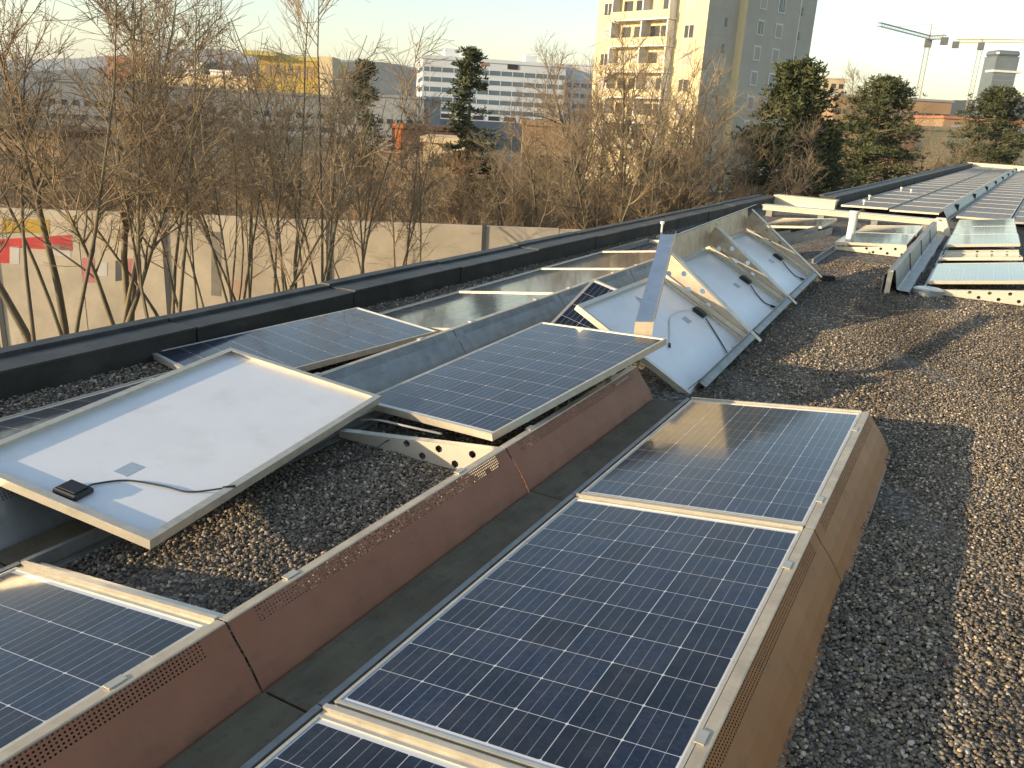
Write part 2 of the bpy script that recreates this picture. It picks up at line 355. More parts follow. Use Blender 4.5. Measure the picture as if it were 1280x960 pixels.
pe = empty('parapet', 'sunlit end parapet closing the far wing of the roof', 'parapet')
x0, y0 = bent(-2.2, 60.2); x1, y1 = bent(8, 60.2)
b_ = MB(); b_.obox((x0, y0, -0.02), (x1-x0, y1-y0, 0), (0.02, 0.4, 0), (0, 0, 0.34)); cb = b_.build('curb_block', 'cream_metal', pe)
b_ = MB(); b_.obox((x0, y0-0.03, 0.322), (x1-x0, y1-y0, 0), (0.02, 0.46, 0), (0, 0, 0.03)); b_.build('coping_sheet', 'coping', cb)

# ------------------------------------------------------------------ gravel stones (uncountable): real geometry near the camera
def stones(name, zones, label, seed):
    r = np.random.default_rng(seed)
    t = (1 + 5**0.5)/2
    ico = np.array([(-1,t,0),(1,t,0),(-1,-t,0),(1,-t,0),(0,-1,t),(0,1,t),(0,-1,-t),(0,1,-t),(t,0,-1),(t,0,1),(-t,0,-1),(-t,0,1)], float)/math.hypot(1, t)
    icf = np.array([(0,11,5),(0,5,1),(0,1,7),(0,7,10),(0,10,11),(1,5,9),(5,11,4),(11,10,2),(10,7,6),(7,1,8),(3,9,4),(3,4,2),(3,2,6),(3,6,8),(3,8,9),(4,9,5),(2,4,11),(6,2,10),(8,6,7),(9,8,1)])
    oc = np.array([(1,0,0),(-1,0,0),(0,1,0),(0,-1,0),(0,0,1),(0,0,-1)], float); ocf = np.array([(0,2,4),(2,1,4),(1,3,4),(3,0,4),(2,0,5),(1,2,5),(3,1,5),(0,3,5)])
    V = []; F = []; C = []; off = 0
    for (xa, xb, ya, yb, dens, smin, smax, shp) in zones:
        n = int((xb-xa)*(yb-ya)*dens); base, bf = (ico, icf) if shp else (oc, ocf); k = len(base)
        x = r.uniform(xa, xb, n); y = r.uniform(ya, yb, n)
        s = smin + (smax-smin)*r.random(n)**2.2
        P = base[None]*(1 + r.uniform(-0.28, 0.28, (n, k, 1)))
        P = P*(s[:, None, None]*np.stack([r.uniform(0.75, 1.3, n), r.uniform(0.75, 1.3, n), r.uniform(0.5, 0.9, n)], 1)[:, None, :])
        a = r.uniform(0, 2*math.pi, n); ca, sa = np.cos(a), np.sin(a)
        tl = r.uniform(-0.5, 0.5, n); ct, st = np.cos(tl), np.sin(tl)
        Y2 = P[:, :, 1]*ct[:, None] - P[:, :, 2]*st[:, None]; Z2 = P[:, :, 1]*st[:, None] + P[:, :, 2]*ct[:, None]
        X3 = P[:, :, 0]*ca[:, None] - Y2*sa[:, None]; Y3 = P[:, :, 0]*sa[:, None] + Y2*ca[:, None]
        und = 0.006*np.sin(x*3.1+1)*np.cos(y*2.3) + 0.004*np.sin(x*9+y*7)
        Q = np.stack([X3 + x[:, None], Y3 + y[:, None], Z2 + (s*0.35 + und + r.uniform(0, 0.007, n))[:, None]], 2)
        V.append(Q.reshape(-1, 3)); F.append((bf[None] + (np.arange(n)*k)[:, None, None]).reshape(-1, 3) + off); off += n*k
        kind = r.random(n); val = 0.075 + 0.10*r.random(n); val = np.where(kind > 0.84, 0.18 + 0.22*r.random(n), val); val = np.where(kind < 0.18, 0.04 + 0.04*r.random(n), val); val = val*(1 + 0.22*np.sin(x*5.3 + 0.6*np.sin(y*0.9)) + 0.14*np.sin(x*2.1 + y*1.3))
        warm = r.uniform(0.0, 1.0, n); val = val*1.32; col = np.stack([val*(1.08+0.12*warm), val*(0.92+0.02*warm), val*(0.77-0.17*warm), np.ones(n)], 1)
        C.append(np.repeat(col, k, 0))
    V = np.concatenate(V); F = np.concatenate(F); C = np.concatenate(C)
    me = bpy.data.meshes.new(name); me.vertices.add(len(V)); me.vertices.foreach_set('co', V.ravel())
    me.loops.add(F.size); me.loops.foreach_set('vertex_index', F.ravel().astype(np.int32))
    me.polygons.add(len(F)); me.polygons.foreach_set('loop_start', np.arange(0, F.size, 3, dtype=np.int32)); me.polygons.foreach_set('loop_total', np.full(len(F), 3, dtype=np.int32))
    me.update(calc_edges=True)
    ca = me.color_attributes.new('tone', 'FLOAT_COLOR', 'POINT'); ca.data.foreach_set('color', C.astype(np.float32).ravel())
    me.materials.append(MATS['gravel'])
    return tag(link(name, me), label, 'gravel', kind='stuff')
stones('gravel', [
    (1.08, 2.50, 0.2, 2.3, 12000, 0.004, 0.0105, 1),
    (1.05, 2.7, 2.3, 5.0, 9000, 0.0045, 0.011, 0),
    (-0.35, 3.4, 5.0, 8.0, 4200, 0.005, 0.012, 0),
    (-0.1, 1.2, 3.45, 5.0, 5200, 0.005, 0.013, 0),
    (-0.35, 3.4, 8.0, 11.0, 1500, 0.007, 0.015, 0),
    (-1.40, -0.42, -0.02, 1.66, 11500, 0.004, 0.0105, 1),
    (-1.40, -0.42, 1.66, 3.4, 2500, 0.006, 0.014, 0),
    (-3.36, -2.78, 0.6, 6.0, 4200, 0.006, 0.014, 0),
    (-3.2, -2.9, 6.0, 12.0, 1500, 0.008, 0.016, 0)],
    'loose grey and brown roof gravel around the solar rows', 3)

# ================================================================== SOLAR ARRAY PARTS
PW, PL, PH = 0.99, 1.65, 0.040
def panel_meshes():
    f = MB(); t = 0.012
    hx, hy = PW/2, PL/2
    for (x0, x1, y0, y1) in ((-hx, -hx+t, -hy, hy), (hx-t, hx, -hy, hy), (-hx+t, hx-t, -hy, -hy+t), (-hx+t, hx-t, hy-t, hy)):
        f.box(x0, x1, y0, y1, 0, PH)
    for (x0, x1, y0, y1) in ((-hx+t, -hx+0.034, -hy+t, hy-t), (hx-0.034, hx-t, -hy+t, hy-t)): f.box(x0, x1, y0, y1, 0.0, 0.0025)
    for (y0, y1) in ((-hy+t, -hy+0.034), (hy-0.034, hy-t)): f.box(-hx+0.034, hx-0.034, y0, y1, 0.0, 0.0025)
    fm = f.mesh('frame', 'frame')
    l = MB(); l.box(-hx+t, hx-t, -hy+t, hy-t, 0.0300, 0.0362); lm = l.mesh('laminate', 'grid_white')
    lf = MB(); lf.box(-hx+t, hx-t, -hy+t, hy-t, 0.0300, 0.0362); lfm = lf.mesh('laminate', 'far_cells')
    bk = MB(); bk.box(-hx+t, hx-t, -hy+t, hy-t, 0.0262, 0.0297); bm_ = bk.mesh('back_sheet', 'sheet_white')
    c = MB(); h = 0.0780; k = 0.004
    P = [(-h+k,-h),(h-k,-h),(h,-h+k),(h,h-k),(h-k,h),(-h+k,h),(-h,h-k),(-h,-h+k)]
    c.add([(x, y, 0.0004) for x, y in P] + [(x, y, -0.0001) for x, y in P], [tuple(range(8))] + [((i+1) % 8, i, i+8, (i+1) % 8+8) for i in range(8)])
    cmesh = c.mesh('solar_cell', 'cell')
    return fm, lm, lfm, bm_, cmesh
FM, LM, LFM, BKM, CELLM = panel_meshes()
_jb = MB(); _jb.bbox(-0.062, 0.062, -0.05, 0.05, -0.001, 0.026, 0.010); JBM = _jb.mesh('junction_box', 'black_plastic')
_jl = MB(); _jl.bbox(-0.045, 0.045, -0.035, 0.035, 0.0262, 0.031, 0.003); JLM = _jl.mesh('lid', 'black_plastic')
def panel(mw, label, group=None, cells=True, far=False, back=False):
    o = empty('solar_panel', label, 'solar panel', mw, group)
    link('frame', FM, o); link('laminate', LFM if far else LM, o)
    if not far: link('back_sheet', BKM, o)
    if cells and not far:
        for i in range(6):
            for j in range(10):
                link('solar_cell', CELLM, o, T((i-2.5)*0.159 + 0.0002*random.uniform(-1, 1), (j-4.5)*0.159, 0.0363))
    return o
def back_kit(o, u, v, cable, lab=None, rot=0.0, thick=0.004):
    """junction box, cable and type label on the back of a panel; coordinates in the panel's own x, y (back side z=0.026)"""
    zb = 0.0262
    m = T(u, v, zb) @ Matrix.Rotation(math.pi, 4, 'X') @ Matrix.Rotation(rot, 4, 'Z')
    jb = link('junction_box', JBM, o, m); link('lid', JLM, jb)
    for c in cable:
        tb = MB(); P = [np.array(p) for p in c]
        pts = []
        for i in range(len(P)-1):                       # catmull-rom
            p0, p1, p2, p3 = P[max(i-1, 0)], P[i], P[i+1], P[min(i+2, len(P)-1)]
            for t_ in np.linspace(0, 1, 8, endpoint=(i == len(P)-2)):
                pts.append(0.5*((2*p1)+(-p0+p2)*t_+(2*p0-5*p1+4*p2-p3)*t_**2+(-p0+3*p1-3*p2+p3)*t_**3))
        tb.tube(pts, thick, 6); tb.build('cable', 'cable' if c is cable[0] else 'pipe_white', o, smooth=True)
        e = pts[-1]; cn = MB(); cn.tube([e, e + (pts[-1]-pts[-3])/(np.linalg.norm(pts[-1]-pts[-3])+1e-9)*0.05], thick*2, 8); cn.build('plug', 'black_plastic', o)
    if lab:
        lb = MB(); lb.box(lab[0]-0.035, lab[0]+0.035, lab[1]-0.05, lab[1]+0.05, zb-0.0012, zb-0.0002); lb.build('type_label', 'label_grey', o)

TILT = math.radians(7.607); CT, ST = math.cos(TILT), math.sin(TILT)
PITCH_Y = 1.713
Z0 = 0.07
def row_panel_mw(X0, k, lift=0.0, yshift=0.0):
    """X0: x of the first cell corner of the row, bay k"""
    cx = X0 + 0.477*CT; cz = Z0 + 0.477*ST + lift; cy = 0.795 + k*PITCH_Y + yshift
    ex = Vector((CT, 0, ST)); ey = Vector((0, 1, 0)); ez = ex.cross(ey)
    c = Vector((cx, cy, cz)) - ez*0.0364
    return frame_mw(c, ex, ey)
# --- deflector sheet: folded profile with a perforated band
def deflector_meshes(mbody, holes=True, L_=1.705):
    prof = [(0.962, 0.190), (0.966, 0.2045), (1.000, 0.2075), (1.0035, 0.2040)]
    A = np.array([1.0035, 0.2040]); B = np.array([1.140, 0.012])
    d = (B-A)/np.linalg.norm(B-A); nrm = np.array([-d[1], d[0]])   # outward
    if nrm[0] < 0: nrm = -nrm
    y0, y1 = -L_/2, L_/2
    fl = MB(); th = 0.0022
    fp = prof; 
    for (a, b) in zip(fp[:-1], fp[1:]):
        a = np.array(a); b = np.array(b); dd = (b-a)/np.linalg.norm(b-a); n2 = np.array([dd[1], -dd[0]])*th
        fl.prism([tuple(a+n2), tuple(b+n2), tuple(b), tuple(a)], y0, y1)
    flange = fl.mesh('flange', 'flange')
    bandw = 0.056
    lo = MB(); a = A + d*bandw; b = B
    nseg = 3
    for i in range(nseg):
        p = a + (b-a)*i/nseg; q = a + (b-a)*(i+1)/nseg; bulge = nrm*0.006
        p = p + bulge*math.sin(math.pi*i/nseg); q = q + bulge*math.sin(math.pi*(i+1)/nseg)
        lo.prism([tuple(p-nrm*th), tuple(q-nrm*th), tuple(q), tuple(p)], y0, y1)
    e = b + np.array([0.02, -0.004]); lo.prism([tuple(b-np.array([0, th])), tuple(e-np.array([0, th])), tuple(e), tuple(b)], y0, y1)
    sheet = lo.mesh('sheet', mbody)
    bd = MB()
    if holes:
        rows, m0 = 5, 0.10                                   # plain margins at both ends
        step = 0.0135; n = int((L_-2*m0)/step); rs = bandw/rows
        P3 = lambda s_, y: (A[0]+d[0]*s_, y, A[1]+d[1]*s_)
        bd.add([P3(0, y0), P3(bandw, y0), P3(bandw, y0+m0), P3(0, y0+m0)], [(0, 1, 2, 3)])
        bd.add([P3(0, y1-m0), P3(bandw, y1-m0), P3(bandw, y1), P3(0, y1)], [(0, 1, 2, 3)])
        st = (L_-2*m0)/n
        for r_ in range(rows):
            for c in range(n):
                ya = y0+m0+c*st; yb = ya+st; sa = r_*rs; sb = sa+rs
                # square hole with frame: 4 quads
                k = 0.27
                o4 = [P3(sa, ya), P3(sb, ya), P3(sb, yb), P3(sa, yb)]
                i4 = [P3(sa+k*rs, ya+k*st), P3(sb-k*rs, ya+k*st), P3(sb-k*rs, yb-k*st), P3(sa+k*rs, yb-k*st)]
                bd.add(o4 + i4, [(q, (q+1) % 4, 4+(q+1) % 4, 4+q) for q in range(4)])
    else:
        bd.prism([tuple(A-nrm*th), tuple(A+d*bandw-nrm*th), tuple(A+d*bandw), tuple(A)], y0, y1)
    band = bd.mesh('perforated_band', mbody)
    bl = MB(); bl.prism([tuple(A+d*bandw-nrm*0.02), tuple(A+d*bandw-nrm*0.018), tuple(A-nrm*0.018), tuple(A-nrm*0.02)], y0+0.05, y1-0.05)
    return flange, sheet, band
DEF = {k: deflector_meshes(k, h) for k, h in (('brown_a', True), ('brown_b', True), ('galv', True))}
_cl = MB(); _cl.box(0.958, 0.985, -0.028, 0.028, 0.206, 0.2095); CLM = _cl.mesh('clip', 'frame')
def deflector(X0, k, m, label, group=None, mw=None):
    o = empty('wind_deflector', label, 'deflector', mw if mw is not None else T(X0, 0.795 + k*PITCH_Y, 0), group)
    fl, sh, bd = DEF[m]
    link('flange', fl, o); link('sheet', sh, o); link('perforated_band', bd, o)
    for y in (-0.55, 0.5): link('clip', CLM, o, T(0, y, 0.0008))
    return o
# --- mount: low rail, cross member with holes, joint strip
def plate_mesh(name, quad_cols, m, holes, th=0.0025, rad=0.02):
    """quad_cols: list of (x, zbottom, ztop); plate in the x-z plane facing -y with holes in the given columns"""
    b = MB()
    for y in (0.0, th):
        for i in range(len(quad_cols)-1):
            x0, b0, t0 = quad_cols[i]; x1, b1, t1 = quad_cols[i+1]
            m0, m1 = (b0+t0)/2, (b1+t1)/2
            for row, (za, zb, zc, zd) in enumerate(((b0, b1, m1, m0), (m0, m1, t1, t0))):
                q = [(x0, y, za), (x1, y, zb), (x1, y, zc), (x0, y, zd)]
                if y > 0: q = q[::-1]
                if (i, row) in holes and min(zd-za, zc-zb) > rad*2.04:
                    c = np.mean(np.array(q), 0); b.holed(q, c, rad)
                else: b.add(q, [(0, 1, 2, 3)])
    # rim
    bot = [(x, z) for x, z, _ in quad_cols]; top = [(x, z) for x, _, z in quad_cols]
    loop = bot + top[::-1]; n = len(loop)
    b.add([(x, 0, z) for x, z in loop] + [(x, th, z) for x, z in loop], [((i+1) % n, i, i+n, (i+1) % n+n) for i in range(n)])
    return b.mesh(name, m)
_cols = [(-0.02 + 0.098*i, 0.012, 0.045 + 0.0132*i) for i in range(11)]
XMEM = plate_mesh('cross_member', _cols, 'alu_plate', {(3, 0), (4, 1), (5, 0), (6, 1), (7, 0), (8, 1), (9, 0)}, rad=0.0205)
_fl = MB(); 
for i in range(10):
    x0, _, t0 = _cols[i]; x1, _, t1 = _cols[i+1]
    _fl.add([(x0, 0.0, t0+0.0005), (x1, 0.0, t1+0.0005), (x1, 0.05, t1+0.0005), (x0, 0.05, t0+0.0005)], [(0, 1, 2, 3)])
XFL = _fl.mesh('cross_flange', 'alu_plate')
_lr = MB(); _lr.box(-0.052, -0.030, -0.855, 0.852, 0.008, 0.070); _lr.box(-0.030, 0.012, -0.855, 0.852, 0.008, 0.014); LRM = _lr.mesh('low_rail', 'galv')
_js = MB(); _js.obox((-0.025, -0.028, 0.0), (CT*0.995, 0, ST*0.995), (0, 0.056, 0), (-ST*0.01, 0, CT*0.01)); JSM = _js.mesh('joint_strip', 'frame')
_jr = MB(); _jr.obox((-0.025, -0.008, 0.0105), (CT*0.995, 0, ST*0.995), (0, 0.016, 0), (-ST*0.014, 0, CT*0.014)); JRM = _jr.mesh('joint_ridge', 'frame')
def mount(X0, k, label, group, strip=True, strip_near=False, y=None):
    yc = (0.795 + k*PITCH_Y) if y is None else y
    o = empty('panel_mount', label, 'mount', T(X0, yc, 0), group)
    link('low_rail', LRM, o)
    for s_ in ((1,) if not strip_near else (1, -1)):
        link('cross_member', XMEM, o, T(0, s_*PITCH_Y/2 + 0.012, 0)); link('cross_flange', XFL, o, T(0, s_*PITCH_Y/2 + 0.012, 0))
    if strip:
        js = link('joint_strip', JSM, o, T(0, PITCH_Y/2, Z0 - 0.018)); link('joint_ridge', JRM, js)
    return o
_bt = MB(); _bt.bbox(0, 0.235, -0.852, 0.852, -0.01, 0.020, 0.004); BTM = _bt.mesh('base_tray', 'tray')
def tray(x, k, label, group):
    return tag(link('base_tray', BTM, None, T(x, 0.795 + k*PITCH_Y, 0.004)), label, 'tray', group)

XA, XB, XC = 0.0, -1.41, -2.82
# ---- row A (nearest, brown deflector)
la = {-1: 'solar panel at the very start of the brown-sided row, mostly cut by the photo edge',
      0: 'dark blue solar panel with bright cell grid, middle one of the brown-sided row',
      1: 'solar panel with hazy sky reflection ending the brown-sided row beside open gravel'}
for k in (-1, 0, 1):
    panel(row_panel_mw(XA, k), la[k])
    deflector(XA, k, 'brown_a', {-1: 'brown wind deflector below the panel at the start of the brown-sided row', 0: 'brown wind deflector sheet beneath the middle panel of the brown-sided row', 1: 'brown wind deflector sheet at the free end of the row, beside open gravel'}[k])
    mount(XA, k, 'aluminium mount carrying an intact panel of the brown-sided row', 'mounts of the brown-sided row')
for k, l in ((-1, 'dark olive tray length before the panel at the start of the brown-sided row'), (0, 'dark olive tray length beside the middle panel of the brown-sided row'), (1, 'dark olive tray length between the lifted loose panel and the hazy end panel')): tray(-0.262, k, l, None)
# ---- row B (reddish deflector)
panel(row_panel_mw(XB, -1), 'intact dark solar panel behind the reddish perforated deflector, next to bare gravel')
for k in (-1, 0, 1):
    deflector(XB, k, 'brown_b', {-1: 'reddish perforated deflector in front of the intact panel', 0: 'reddish perforated deflector along the bare gravel bay', 1: 'reddish brown deflector under the lifted loose panel'}[k])
    mount(XB, k, {-1: 'aluminium mount under the intact panel of the reddish row', 0: 'empty aluminium mount around bare gravel with perforated cross plate', 1: 'aluminium mount below the lifted loose panel'}[k], None, strip=(k == -1))
    tray(XB - 0.262, k, 'dark tray strip in the trough left of the reddish row', 'trays in the second trough')
tray(XB - 0.262, 2, 'dark tray strip in the trough left of the reddish row', 'trays in the second trough')
# ---- row C (grey deflector, along the parapet)
for k in (-1, 0): panel(row_panel_mw(XC, k, yshift=0.0), 'solar panel in the parapet row partly hidden under the overturned white panel', 'hidden panels of the parapet row')
for k in range(-1, 6):
    deflector(XC, k, 'galv', {-1: 'bluish grey deflector near the start of the parapet row', 0: 'bluish grey deflector under the overturned white panel', 1: 'bluish grey deflector beside the lifted loose panel', 2: 'grey deflector behind the lifted panel, next to the first reflecting panel'}.get(k, 'grey deflector of the parapet row behind the collapsed panels'), 'deflectors of the parapet row' if k > 2 else None)
    mount(XC, k, 'aluminium mount of the parapet row', 'mounts of the parapet row', strip=k in (2, 3, 4), strip_near=(k == 2))
for k, l in ((2, 'sky-reflecting panel of the parapet row with a bright exposed near support'), (3, 'sky-reflecting panel of the parapet row, second behind the shifted blue one'), (4, 'brownish reflecting panel ending the parapet row beside the collapsed panels')):
    panel(row_panel_mw(XC, k), l)
# shifted blue panel of row C, slid towards the parapet
ex = Vector((0.949, -0.28, 0.024)); ey = Vector((0.463, 1.58, 0.114))
c = Vector((-3.53, 2.227, -0.071)) + ex*0.5 + ey*0.5; c = Vector(CAM) + (c - Vector(CAM))*0.945
panel(frame_mw(c, ex, ey), 'blue solar panel slid out of line beside the black parapet')

# ---- loose panel lying lifted on row B
def corners_mw(p00, p10, p01, flip=False):
    p00, p10, p01 = map(Vector, (p00, p10, p01)); ex = (p10-p00).normalized(); ey = (p01-p00)
    c = p00 + (p10-p00)*0.5 + (p01-p00)*0.5
    return c, ex, ey
c, ex, ey = corners_mw((-1.497, 1.925, 0.133), (-0.531, 1.729, 0.224), (-1.190, 3.533, 0.338))
m = frame_mw(c, ex, ey); panel(m @ T(0, 0, -PH), 'loose greyish solar panel lying lifted and skewed over the reddish deflector')
# props beneath its raised end
pr = empty('prop_bracket', 'bent aluminium bracket propping up the lifted loose panel', 'bracket')
b_ = MB(); b_.obox((-0.50, 3.05, 0.19), (0.05, 0, 0), (0, 0.06, 0), (-0.02, 0, 0.17)); b_.build('bracket_leg', 'flange', pr)
b_ = MB(); b_.obox((-0.50, 2.95, 0.186), (0.12, 0, 0), (0, 0.22, 0), (0, 0, 0.006)); b_.build('bracket_foot', 'flange', pr)

# ---- overturned panel, white back up, across the empty bay
c, ex, ey = corners_mw((-2.182, 0.182, 0.213), (-1.208, 0.311, 0.094), (-2.391, 1.817, 0.283))
c = Vector(CAM) + (c - Vector(CAM))*0.955
mk = frame_mw(c, -ex, ey)                       # face down: local x mirrored so that local z points down
K = panel(mk, 'overturned solar panel lying white back up with black junction box', cells=False)
# in this local frame x = 0.495 - u, y = v - 0.825
kx = lambda u: 0.495 - u
ky = lambda v: v - 0.825
back_kit(K, kx(0.509), ky(0.105), [[(kx(0.53), ky(0.15), 0.012), (kx(0.53), ky(0.20), 0.020), (kx(0.60), ky(0.285), 0.0205), (kx(0.74), ky(0.335), 0.0205), (kx(0.85), ky(0.36), 0.0205), (kx(0.95), ky(0.44), 0.006)]], (kx(0.535), ky(0.36)))

# ---- collapsed section: three panels tipped over, backs towards the camera
FU = Vector((0.880, 0.0, -0.475)).normalized()       # down the slope
FV = Vector((-0.030, 1.0, 0.014)).normalized()        # along the row
FN = FU.cross(FV).normalized()
F0 = Vector((-0.962, 3.647, 0.459))
def fpt(u, v, h=0.0): return F0 + FU*u + FV*v + FN*h
fl = ['collapsed panel with white back, first beside the lifted loose panel', 'collapsed panel with white back between the other two tipped panels', 'collapsed panel with white back, last one beside the grey channel pieces']
for i in range(3):
    v0 = i*PITCH_Y; cc = fpt(0.495, v0 + 0.825)
    mf = frame_mw(cc, -FU, FV)
    o = panel(mf, fl[i], cells=False)
    fx = lambda u: 0.495 - u
    fy = lambda v: v - 0.825
    cab = [[(fx(0.58), fy(1.50), 0.012), (fx(0.66), fy(1.44), 0.018), (fx(0.80), fy(1.30), 0.02), (fx(0.93), fy(1.14), 0.015)]] if i == 0 else [[(fx(0.58), fy(1.48), 0.012), (fx(0.68), fy(1.38), 0.018), (fx(0.80), fy(1.30), 0.02), (fx(0.87), fy(1.33), 0.016)]]
    if i == 0: cab.append([(fx(0.45), fy(1.48), 0.014), (fx(0.40), fy(1.25), 0.02), (fx(0.42), fy(1.0), 0.02), (fx(0.52), fy(0.75), 0.02), (fx(0.6), fy(0.55), 0.02)])
    back_kit(o, fx(0.50), fy(1.54), cab, (fx(0.50), fy(1.22)), thick=0.005)
# cross fins, rail and sheets of the collapsed section
def plate_from(pts, th_vec, name, m, parent):
    b = MB(); n = len(pts); P = [tuple(p) for p in pts] + [tuple(p + th_vec) for p in pts]
    b.add(P, [tuple(range(n-1, -1, -1)), tuple(range(n, 2*n))] + [(i, (i+1) % n, (i+1) % n+n, i+n) for i in range(n)]); return b.build(name, m, parent)
_fc = [(-0.06 + 0.108*i, 0.004, 0.205 - 0.0158*i) for i in range(11)]
FIN = plate_mesh('fin_plate', _fc, 'fin', {(1, 0), (2, 1), (3, 0), (4, 1), (5, 0)}, rad=0.024)
for i, v in enumerate((1.682, 3.395, 5.13)):
    fr = empty('cross_frame', ['tan cross frame between the first two collapsed panels', 'tan cross frame between the last two collapsed panels', 'tan cross frame closing the collapsed section at the grey channels'][i], 'frame')
    o_ = fpt(0, v); me_mw = frame_mw(o_, FU, FV)
    link('fin_plate', FIN, fr, me_mw)
    a = fpt(-0.085, v + 0.004, 0.222); b2 = fpt(1.06, v + 0.004, 0.046)
    d_ = (b2 - a); side = FV*0.085; upv = d_.cross(side).normalized()*-0.003
    bb = MB(); bb.obox(a, d_, side, upv); bb.build('fin_flange', 'fin', fr)
    bb = MB(); bb.obox(fpt(0.02, v - 0.035, 0.003), FU*0.93, FV*0.03, FN*0.035); bb.build('clamp_rail', 'frame', fr)
lr = empty('fallen_rail', 'grey aluminium rail along the lower edge of the collapsed panels', 'rail')
for v0, v1 in ((0.12, 1.66), (1.80, 3.34), (3.5, 5.05)):
    bb = MB(); bb.obox(fpt(0.945, v0, 0.004), FU*0.008, FV*(v1-v0), FN*0.085); bb.obox(fpt(0.955, v0, 0.055), FU*0.055, FV*(v1-v0), FN*0.006); bb.obox(fpt(1.004, v0, -0.03), FU*0.006, FV*(v1-v0), FN*0.084)
    bb.build('rail_length', 'galv', lr)
# sheets that were the deflector, now the ridge
for i, (va, vb) in enumerate(((1.70, 3.40), (3.41, 5.15))):
    ds = empty('ridge_sheet', ['bent bluish sheet forming the ridge above the middle collapsed panel', 'bent bluish sheet forming the ridge above the last collapsed panel'][i], 'sheet metal')
    p = [fpt(0.0, va, 0.012), fpt(0.0, vb, 0.012), fpt(-0.13, vb, 0.20), fpt(-0.13, va, 0.20)]
    plate_from(p, FU*0.003, 'sheet', 'fin', ds)
    q = [fpt(-0.133, va, 0.203), fpt(-0.133, vb, 0.203), fpt(-0.135, vb, 0.203) + Vector((0.11, 0, 0.06)), fpt(-0.135, va, 0.203) + Vector((0.11, 0, 0.06))]
    plate_from([Vector(t_) for t_ in q], Vector((-0.001, 0, 0.003)), 'sheet_lip', 'blank_metal', ds)
    p2 = [fpt(-0.004, va, 0.008), fpt(-0.134, va, 0.196), fpt(-0.134, vb, 0.196), fpt(-0.004, vb, 0.008)]
    plate_from(p2, FU*-0.003, 'outer_skin', 'galv', ds)
# the torn strip leaning in front of the first collapsed panel
ts = empty('torn_strip', 'bluish folded metal strip standing across the first collapsed panel', 'sheet metal')
pa, pb = Vector(at(794, 402, 5.40)), Vector(at(826, 293, 6.75))
dd = (pb - pa); sd_ = Vector((0.115, 0.03, 0.012)); nv = dd.cross(sd_).normalized()
bb = MB(); bb.obox(pa, dd, sd_, nv*0.003); bb.build('strip_face', 'blank_metal', ts)
bb = MB(); bb.obox(pa + sd_ + nv*0.001, dd, sd_.normalized()*0.003, -nv*0.03); bb.build('strip_flange', 'flange', ts)
bb = MB(); bb.obox(pa - dd.normalized()*0.002, sd_, dd.normalized()*0.003, Vector((0.0, -0.01, -0.14))); bb.build('end_fold', 'flange', ts)
# broken panel piece peeking out between the parapet row and the collapsed section
pt = Vector(at(742, 347, 6.75)); ex = Vector((0.955, -0.03, -0.22)).normalized(); ey = Vector((-0.02, 0.89, 0.46)).normalized()
P5 = empty('panel_fragment', 'dark blue broken panel piece wedged between the parapet row and the collapsed panels', 'solar panel', frame_mw(pt - Vector((0, 0, 0.04)), ex, ey))
bb = MB(); bb.box(0.012, 0.55, -0.85, -0.012, 0.030, 0.0362); bb.build('laminate', 'grid_white', P5)
bb = MB(); bb.box(0, 0.012, -0.85, 0, 0, 0.04); bb.box(0.012, 0.55, -0.012, 0, 0, 0.04); bb.build('frame', 'frame', P5)
for i in range(3):
    for j in range(5): link('solar_cell', CELLM, P5, T(0.018 + 0.0795 + i*0.159, -0.030 - 0.0795 - j*0.159, 0.0363))
# cables lying across the bay near the perforated plate
def wire(name, pts, r, m, label, group=None):
    P = [np.array(p) for p in pts]; q = []
    for i in range(len(P)-1):
        p0, p1, p2, p3 = P[max(i-1, 0)], P[i], P[i+1], P[min(i+2, len(P)-1)]
        for t_ in np.linspace(0, 1, 8, endpoint=(i == len(P)-2)): q.append(0.5*((2*p1)+(-p0+p2)*t_+(2*p0-5*p1+4*p2-p3)*t_**2+(-p0+3*p1-3*p2+p3)*t_**3))
    b = MB(); b.tube(q, r, 6); return tag(b.build(name, m, smooth=True), label, 'cable', group)
wire('cable', [(-1.28, 1.05, 0.015), (-1.2, 1.3, 0.02), (-1.13, 1.5, 0.03), (-1.1, 1.66, 0.075), (-1.08, 1.9, 0.06)], 0.0035, 'cable', 'thin black cable threaded through the perforated cross plate onto gravel')
wire('cable', [(-1.35, 1.75, 0.10), (-1.2, 1.70, 0.15), (-1.0, 1.71, 0.155), (-0.85, 1.78, 0.13)], 0.006, 'cable_grey', 'grey cable arching over the perforated cross plate')
